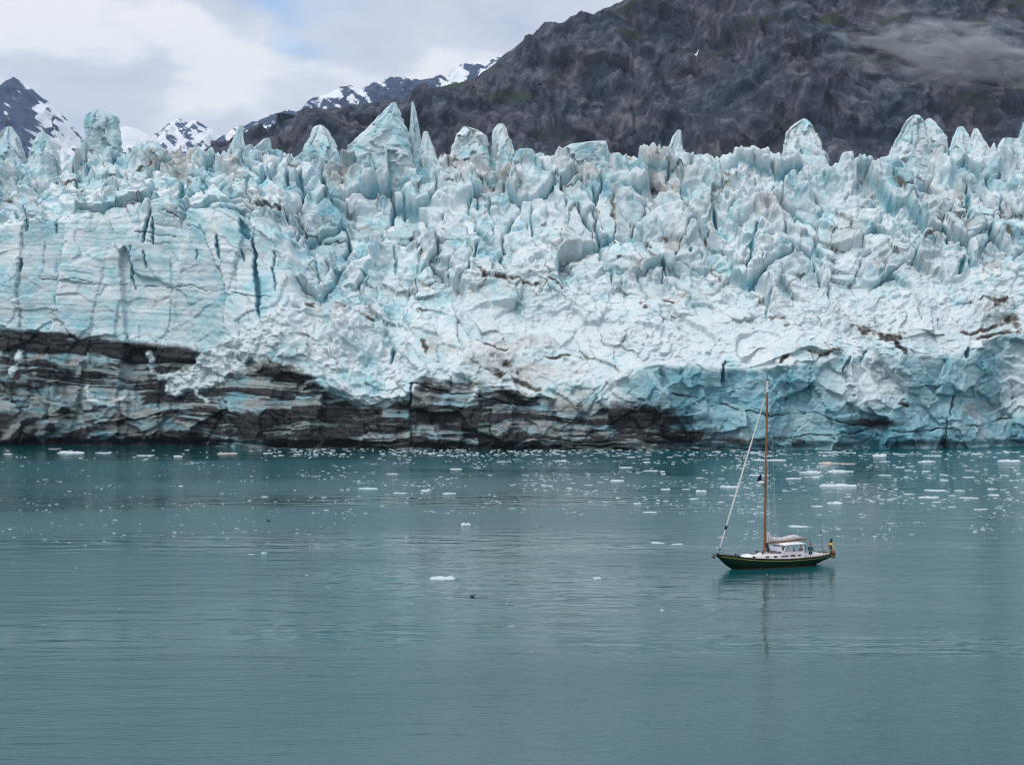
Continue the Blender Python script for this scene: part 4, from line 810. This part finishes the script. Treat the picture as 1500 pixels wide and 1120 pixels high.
bm = bmesh.new(); box(bm, -6.25, -6.03, .66, .84, 1.42, 1.76, .03); box(bm, -6.20, -6.10, .70, .80, 1.0, 1.43, .02); box(bm, -6.02, -5.70, .72, .78, 1.70, 1.76, .015); blob(bm, (-6.15, .75, 1.02), (.2, .05, .06)); build('motor_leg', bm, M_BLACK, ob)
bm = bmesh.new(); rr = []
for i in range(15):
    a_ = R(-60 + 300 * i / 14); cc = Vector((-6.66, .38 + .24 * math.cos(a_), 1.33 + .24 * math.sin(a_))); ra = Vector((0, math.cos(a_), math.sin(a_)))
    rr.append([cc + .075 * (math.cos(k * math.pi / 4) * ra + math.sin(k * math.pi / 4) * Vector((1, 0, 0))) for k in range(8)])
loft(bm, rr); build('horseshoe_buoy', bm, M_CREAM, yacht)
bm = bmesh.new(); tube(bm, [(-6.35, .78, 1.0), (-6.35, .80, 1.04), (-6.35, .82, 1.28), (-6.35, .82, 1.32)], [.05, .13, .13, .05], 10); build('life_sling', bm, M_ORANGE, yacht)
bm = bmesh.new(); tube(bm, [(-5.9, 1.04, .80), (-6.0, 1.02, .76), (-6.5, .84, .64), (-6.57, .82, .62)], [.04, .12, .12, .04], 10); build('fender', bm, M_OLIVE, yacht)

# ------------------------------------------------------------------ people, one continuous body each
def skinned(verts, edges, radii, root, sub=1):
    me = bpy.data.meshes.new('skin_tmp'); me.from_pydata(verts, edges, []); ob_ = bpy.data.objects.new('skin_tmp', me); COL.objects.link(ob_)
    md = ob_.modifiers.new('skin', 'SKIN'); md.use_smooth_shade = True
    ly = me.skin_vertices[0].data
    for i, r_ in enumerate(radii): ly[i].radius = r_ if isinstance(r_, tuple) else (r_, r_); ly[i].use_root = (i == root)
    sb = ob_.modifiers.new('sub', 'SUBSURF'); sb.levels = sb.render_levels = sub
    dg = bpy.context.evaluated_depsgraph_get(); out_ = bpy.data.meshes.new_from_object(ob_.evaluated_get(dg))
    bpy.data.objects.remove(ob_); bpy.data.meshes.remove(me)
    out_.polygons.foreach_set('use_smooth', [True] * len(out_.polygons)); return out_
M_SKIN = paint('skin', (0.42, 0.24, 0.17), 0.6, 0.1); M_TROUS = paint('dark_trousers', (0.012, 0.013, 0.018), 0.85, 0.2); M_BOOTS = paint('rubber_boots', (0.01, 0.01, 0.01), 0.5)
def person(loc, rz, ht, jacket, label, hat_mat, bend=0.0, sit=False, hat_shape='cap'):
    k = ht / 1.75
    V, E, Rr = [], [], []
    def add(p, r_, par=None):
        V.append(Vector(p) * k); Rr.append(r_ * k); 
        if par is not None: E.append((par, len(V) - 1))
        return len(V) - 1
    hipz = .92 if not sit else .48
    pel = add((0, 0, hipz), .15); wa = add((.0 + bend * .1, 0, hipz + .18), .14, pel); ch = add((bend * .25, 0, hipz + .40), .165, wa)
    nk = add((bend * .38, 0, hipz + .56), .065, ch); hd = add((bend * .44 + .01, 0, hipz + .66), .085, nk); hd2 = add((bend * .46 + .01, 0, hipz + .77), .078, hd); add((bend * .46 + .115, 0, hipz + .69), .018, hd)
    for q in (1, -1):
        sh = add((bend * .27, q * .19, hipz + .48), .075, ch); el = add((bend * .27 + .06, q * .26, hipz + .22), .055, sh); wr = add((bend * .27 + .27, q * .19, hipz + .14), .04, el); ha = add((bend * .27 + .35, q * .18, hipz + .15), .035, wr)
        for fy in (-.03, -.01, .01, .03): add((bend * .27 + .43 - abs(fy), q * .18 + fy, hipz + .13), .009, ha)
        add((bend * .27 + .36, q * .14, hipz + .18), .010, ha)
        if not sit:
            hp = add((0, q * .10, hipz - .08), .10, pel); kn = add((.02, q * .12, .50), .068, hp); an = add((-.02, q * .13, .10), .048, kn); add((.16, q * .15, .04), .04, an)
        else:
            hp = add((.05, q * .10, hipz - .02), .10, pel); kn = add((.44, q * .13, hipz + .02), .068, hp); an = add((.42, q * .13, .10), .048, kn); add((.58, q * .14, .04), .04, an)
    me = skinned([tuple(v_) for v_ in V], E, Rr, 0)
    for m in (jacket, M_TROUS, M_SKIN, M_BOOTS): me.materials.append(m)
    for p_ in me.polygons:
        z, x, y_ = p_.center.z / k, p_.center.x / k, abs(p_.center.y) / k
        hand = x > bend * .27 + .29 and y_ > .1 and z > hipz + .05
        p_.material_index = 2 if (z > hipz + .57 or hand) else (3 if z < .16 else (1 if (z < hipz - .02 or (sit and x > .12 and z < hipz + .12)) else 0))
    o = link('person', me, None, label=label, category='person'); o.location = loc; o.rotation_euler = (0, 0, rz)
    bm = bmesh.new(); hc = (bend * .46 * k + .005, 0, (hipz + .775) * k)
    rr = [[(hc[0] + r_ * k * math.cos(a_ * math.pi / 6), r_ * k * .92 * math.sin(a_ * math.pi / 6), hc[2] + z * k) for a_ in range(12)] for z, r_ in ((-.03, .115), (.02, .122), (.07, .10), (.105, .06), (.115, .01))]
    loft(bm, rr)
    if hat_shape == 'cap': box(bm, hc[0] + .09 * k, hc[0] + .20 * k, -.07 * k, .07 * k, hc[2] - .03 * k, hc[2] - .015 * k)
    build('hat' if hat_mat is not M_HAIR else 'hair', bm, hat_mat, o)
    return o
M_HAIR = paint('dark_hair', (0.02, 0.014, 0.01), 0.7); M_TEAL = paint('teal_jacket', (0.012, 0.085, 0.115), 0.8, 0.25, 8); M_NAVYJ = paint('navy_jacket', (0.010, 0.018, 0.07), 0.8, 0.25, 8); M_MAROON = paint('maroon_jacket', (0.10, 0.018, 0.02), 0.8, 0.25, 8); M_REDHAT = paint('red_hat', (0.42, 0.025, 0.05), 0.8)
YM = Matrix.Translation(yacht.location) @ Matrix.Rotation(R(209), 4, 'Z') @ Matrix.Diagonal((0.97, 1, 1, 1))
def aboard(x, y, z): return YM @ Vector((x, y, z))
person(aboard(-4.0, .35, .263), R(209 - 150), 1.74, M_TEAL, 'person in teal jacket and red hat standing in the cockpit of the yacht', M_REDHAT, hat_shape='beanie')
person(aboard(-2.05, .25, .263), R(209), 1.56, M_NAVYJ, 'person in navy jacket standing inside the wheelhouse', M_HAIR, .2, hat_shape='beanie')
person(aboard(-2.95, .35, .263), R(209 + 20), 1.64, M_MAROON, 'person in maroon jacket at the open back of the wheelhouse', M_HAIR, .35, hat_shape='beanie')

# ------------------------------------------------------------------ floating ice
def floe_mesh(seed, tall, rough, nA_=22, nR=7, lobes=1.0):
    r_ = np.random.default_rng(seed); th = np.linspace(0, 2 * np.pi, nA_, endpoint=False)
    ph = r_.uniform(0, 6.28, 6); out_r = 0.5 * (1 + lobes * (.20 * np.cos(2 * th + ph[0]) + .13 * np.cos(3 * th + ph[1]) + .08 * np.cos(5 * th + ph[2])) + .05 * r_.normal(size=nA_))
    rows = []
    for i in range(nR):
        t = i / (nR - 1); rad = out_r * np.cos(t * np.pi / 2) ** 0.55 if t < 1 else out_r * 0
        x, y = rad * np.cos(th), rad * np.sin(th) * .72
        h = tall * (np.sin(t * np.pi / 2) ** 0.8) * (0.6 + 0.9 * fbm(x * 2.6 + seed * 3.1, y * 2.6, seed, 3)) + rough * tall * fbm(x * 8 + seed, y * 8, seed + 3, 2)
        rows.append(np.stack([x, y, np.maximum(h, -.02) if i else np.zeros(nA_) - .0], -1))
    rows = [rows[0] * np.array([.96, .96, 1]) + np.array([0, 0, -.10])] + rows
    P_ = np.stack(rows); P_[-1] = P_[-1].mean(0)
    return P_
M_FLOE = paint('floe_ice', (0.52, 0.61, 0.65), 0.55, 0.10, 3.0, bump=0.8, spec=0.3)
M_CLEAR = paint('clear_blue_floe_ice', (0.42, 0.58, 0.62), 0.25, 0.15, 3.0, bump=0.6)
M_GRITTY = paint('gritty_floe_ice', (0.50, 0.45, 0.42), 0.6, 0.45, 5.0, bump=0.8)
SHAPES = [(.075, .5), (.055, .6), (.10, .5), (.14, .6), (.045, .4), (.19, .6), (.085, .9), (.065, .7)]
FL = {}
for mname, m in (('w', M_FLOE), ('c', M_CLEAR), ('g', M_GRITTY)):
    FL[mname] = [grid_mesh('ice_floe', floe_mesh(700 + i, t_, r_), m, None, True) for i, (t_, r_) in enumerate(SHAPES)]
def floe(px, py, wpx, shape=None, kind='w', label=None, tall=1.0, group=None, rot=None):
    p = on_water(px, py); w = wpx / FPX * p.y
    o = link('ice_floe', FL[kind][shape if shape is not None else random.randrange(8)], None, label=label, category='ice floe')
    if group: o['group'] = group
    o.location = (p.x, p.y, 0.0); o.scale = (w, w * .9, w * tall); o.rotation_euler = (0, 0, rot if rot is not None else random.choice((0, math.pi)) + random.uniform(-.5, .5))
    return o
SPECIAL = [(647, 848, 42, 3, 'w', 'wide humped white floe adrift alone in open water', .75), (875, 848, 14, 5, 'w', 'small round white ice lump alone in open water', 1.3), (682, 769, 18, 5, 'w', 'lumpy white floe at the edge of the brash ice', 1.2),
    (963, 795, 23, 4, 'w', 'thin flat white slab floating short of the yacht bow', .8), (993, 797, 16, 1, 'w', 'small white slab close to the thin flat slab', 1.1), (952, 750, 22, 4, 'w', 'flat white pan floating just off the brash ice', .9),
    (1170, 771, 36, 4, 'w', 'long flat white floe floating behind the yacht boom', .7), (1226, 712, 48, 2, 'w', 'big white floe with humped top floating beyond the yacht stern', .95), (1437, 746, 20, 1, 'w', 'low white slab on open water below the scattered floes', .9),
    (1130, 674, 42, 1, 'w', 'wide white floe crossing behind the yacht mast', .7), (103, 663, 46, 0, 'w', 'long white floe with a raised end below the striped ice wall', .9), (152, 663, 26, 4, 'w', 'flat white pan beside the long floe below the striped wall', .8), (213, 667, 28, 4, 'w', 'very thin white pan below the white rubble cone', .6), (260, 668, 13, 2, 'w', 'stubby white floe below the white rubble cone', 1.2), (335, 664, 32, 7, 'g', 'dirty pinkish floe drifting close under the black ice', .6), (80, 657, 20, 4, 'g', 'thin dirty pan hard against the striped ice wall', .6),
    (1213, 679, 26, 6, 'g', 'dirty grey floe with humps under the teal ice cliff', 1.2), (1240, 679, 30, 4, 'g', 'thin dark stained pan trailing off the dirty floe', .5), (386, 811, 10, 3, 'c', 'small glassy piece of clear ice on open water', 1.7), (367, 812, 10, 0, 'c', 'low glassy sliver beside the clear ice piece', .7), (540, 716, 26, 2, 'c', 'bluish translucent floe at the start of the brash ice', 1.0),
    (1480, 676, 30, 2, 'w', 'white floe with peaked top near the blue ice wall', 1.2), (1120, 652, 22, 1, 'w', 'white block aground at the foot of the teal cliff behind the mast', 1.2), (749, 917, 9, 1, 'w', 'tiny white ice chip alone far from other ice', 1.), (970, 894, 7, 5, 'w', 'tiny upright ice chip in open water', 1.6), (1058, 787, 12, 6, 'g', 'dirty little floe just beyond the yacht headsail', .8)]
for px, py, w, sh, kd, lb, tl in SPECIAL: floe(px, py, w, sh, kd, lb, tl)
placed = [(p[0], p[1], p[2]) for p in SPECIAL]
def clear(px, py, w):
    for a, b, c in placed:
        if abs(px - a) < (w + c) * .55 and abs(py - b) < 2 + .10 * (w + c): return False
    placed.append((px, py, w)); return True
ZONES = [  # name of the place, x range, y range, number, size range (px), share of middling floes
    ('under the teal ice cliff beyond the yacht stern', 'floes under the teal cliff', (1150, 1560), (662, 745), 122, (8, 38)),
    ('between the teal cliff and the yacht headsail', 'floes beyond the yacht headsail', (900, 1120), (662, 738), 56, (7, 28)),
    ('in the brash ice below the black ice', 'floes in the brash ice', (500, 890), (662, 755), 66, (5, 19)),
    ('on dark water below the striped ice wall', 'floes below the striped wall', (-40, 490), (660, 800), 31, (4, 13))]
n_f = len(SPECIAL)
for place, grp, (xa, xb), (ya, yb), cnt, (sa, sb) in ZONES:
    k = tries = 0
    while k < cnt and tries < 6000:
        tries += 1
        px = random.uniform(xa, xb); py = ya + (yb - ya) * random.random() ** 1.5; w = sa * .8 + (sb - sa * .8) * random.random() ** 3.2
        if float(fbm(np.array([px / 110.0]), np.array([py / 14.0]), 905, 3)[0]) + random.uniform(-.15, .15) < .04 or not clear(px, py, w): continue
        big_ = w > sa + .45 * (sb - sa); kd = 'w' if random.random() < .78 else 'c'
        shp = random.randrange(8); tl = random.uniform(.6, 1.2); form = 'flat' if SHAPES[shp][0] * tl < .055 else ('humped' if SHAPES[shp][0] * tl < .11 else 'peaked')
        lb = ('broad ' if big_ else 'small ') + form + (' white' if kd == 'w' else ' glassy blue') + ' ice floe ' + place
        floe(px, py, w, shp, kd, lb, tl, grp + (', broad ' if big_ else ', small ') + form + (' white' if kd == 'w' else ' glassy')); k += 1; n_f += 1
# the crumbs between them
VV, FF = [], []
def crumb(px, py, wpx):
    p = on_water(px, py); w = wpx / FPX * p.y; n = random.randint(5, 7); b0 = len(VV); a0 = random.random() * 6; h = w * random.uniform(.04, .16); ex = random.uniform(.9, 1.9)
    for ring, (rr_, z) in enumerate(((.5, -.05 * w), (.48, .45 * h), (.25, h))):
        for q in range(n):
            a_ = a0 + q * 2 * math.pi / n + ring * .2; j = rr_ * random.uniform(.75, 1.2) * w
            VV.append((p.x + ex * j * math.cos(a_), p.y + j * .8 * math.sin(a_), z * random.uniform(.8, 1.2)))
    for ring in (0, 1):
        for q in range(n): a, b = b0 + ring * n + q, b0 + ring * n + (q + 1) % n; FF.append((a, b, b + n, a + n))
    FF.append(tuple(b0 + 2 * n + q for q in range(n)))
def crumbs(cnt, xa, xb, ya, yb, sa, sb, thr, sc_=1.0):
    k = tries = 0
    while k < cnt and tries < cnt * 12:
        tries += 1; px = random.uniform(xa, xb); py = ya + (yb - ya) * random.random() ** 1.3
        n = float(fbm(np.array([px / 95.0]), np.array([py / 11.0]), 900, 3)[0])
        if n + random.uniform(-.15, .15) < thr: continue
        crumb(px, py, random.uniform(sa, sb)); k += 1
crumbs(1100, 450, 1130, 660, 752, 1.0, 4.0, .16); crumbs(900, 1080, 1600, 660, 790, 1.2, 5.0, .14); crumbs(420, -100, 520, 658, 800, 1.2, 4.0, .05); crumbs(500, 380, 1250, 657, 668, 1.2, 6.0, -.3); crumbs(110, -50, 1550, 760, 960, 1.2, 3.0, -.5)
me = bpy.data.meshes.new('brash_ice'); me.from_pydata(VV, [], FF); me.materials.append(M_FLOE)
link('brash_ice', me, kind='stuff', label='scattered crumbs of white brash ice on the water', category='brash ice')

# ------------------------------------------------------------------ two seabirds
M_BIRD = paint('dark_plumage', (0.012, 0.012, 0.014), 0.7, 0.3, 20)
def bird(px, py, ln, rz, label):
    V = [(-.5, 0, .16), (-.3, 0, .10), (0, 0, .09), (.24, 0, .12), (.34, 0, .28), (.40, 0, .40), (.53, 0, .39)]
    me = skinned(V, [(i, i + 1) for i in range(6)], [.03, (.13, .10), (.19, .15), (.13, .12), .06, .075, .02], 2)
    me.materials.append(M_BIRD); o = link('seabird', me, None, label=label, category='bird'); o.location = on_water(px, py) - Vector((0, 0, .01)); o.scale = (ln, ln, ln); o.rotation_euler = (0, 0, rz)
bird(692, 874, .50, .2, 'dark seabird swimming past the wide humped floe'); bird(393, 763, .55, 2.9, 'dark seabird swimming out from the striped ice wall')

# ------------------------------------------------------------------ thin air between the camera and the far peaks
def haze_material():
    m = bpy.data.materials.new('haze_air'); m.use_nodes = True; nt = m.node_tree; nt.nodes.clear()
    o = N(nt, 'ShaderNodeOutputMaterial'); v = N(nt, 'ShaderNodeVolumePrincipled'); v.inputs['Color'].default_value = (0.60, 0.78, 1.0, 1); v.inputs['Density'].default_value = HAZE
    nt.links.new(v.outputs['Volume'], o.inputs['Volume']); return m
HAZE = 3.2e-5
bm = bmesh.new(); box(bm, -15000, 15000, -600, 17000, -5, 2600)
me = bpy.data.meshes.new('haze'); bm.to_mesh(me); bm.free(); me.materials.append(haze_material())
link('haze', me, kind='stuff', label='thin bluish haze filling the fjord air', category='haze')
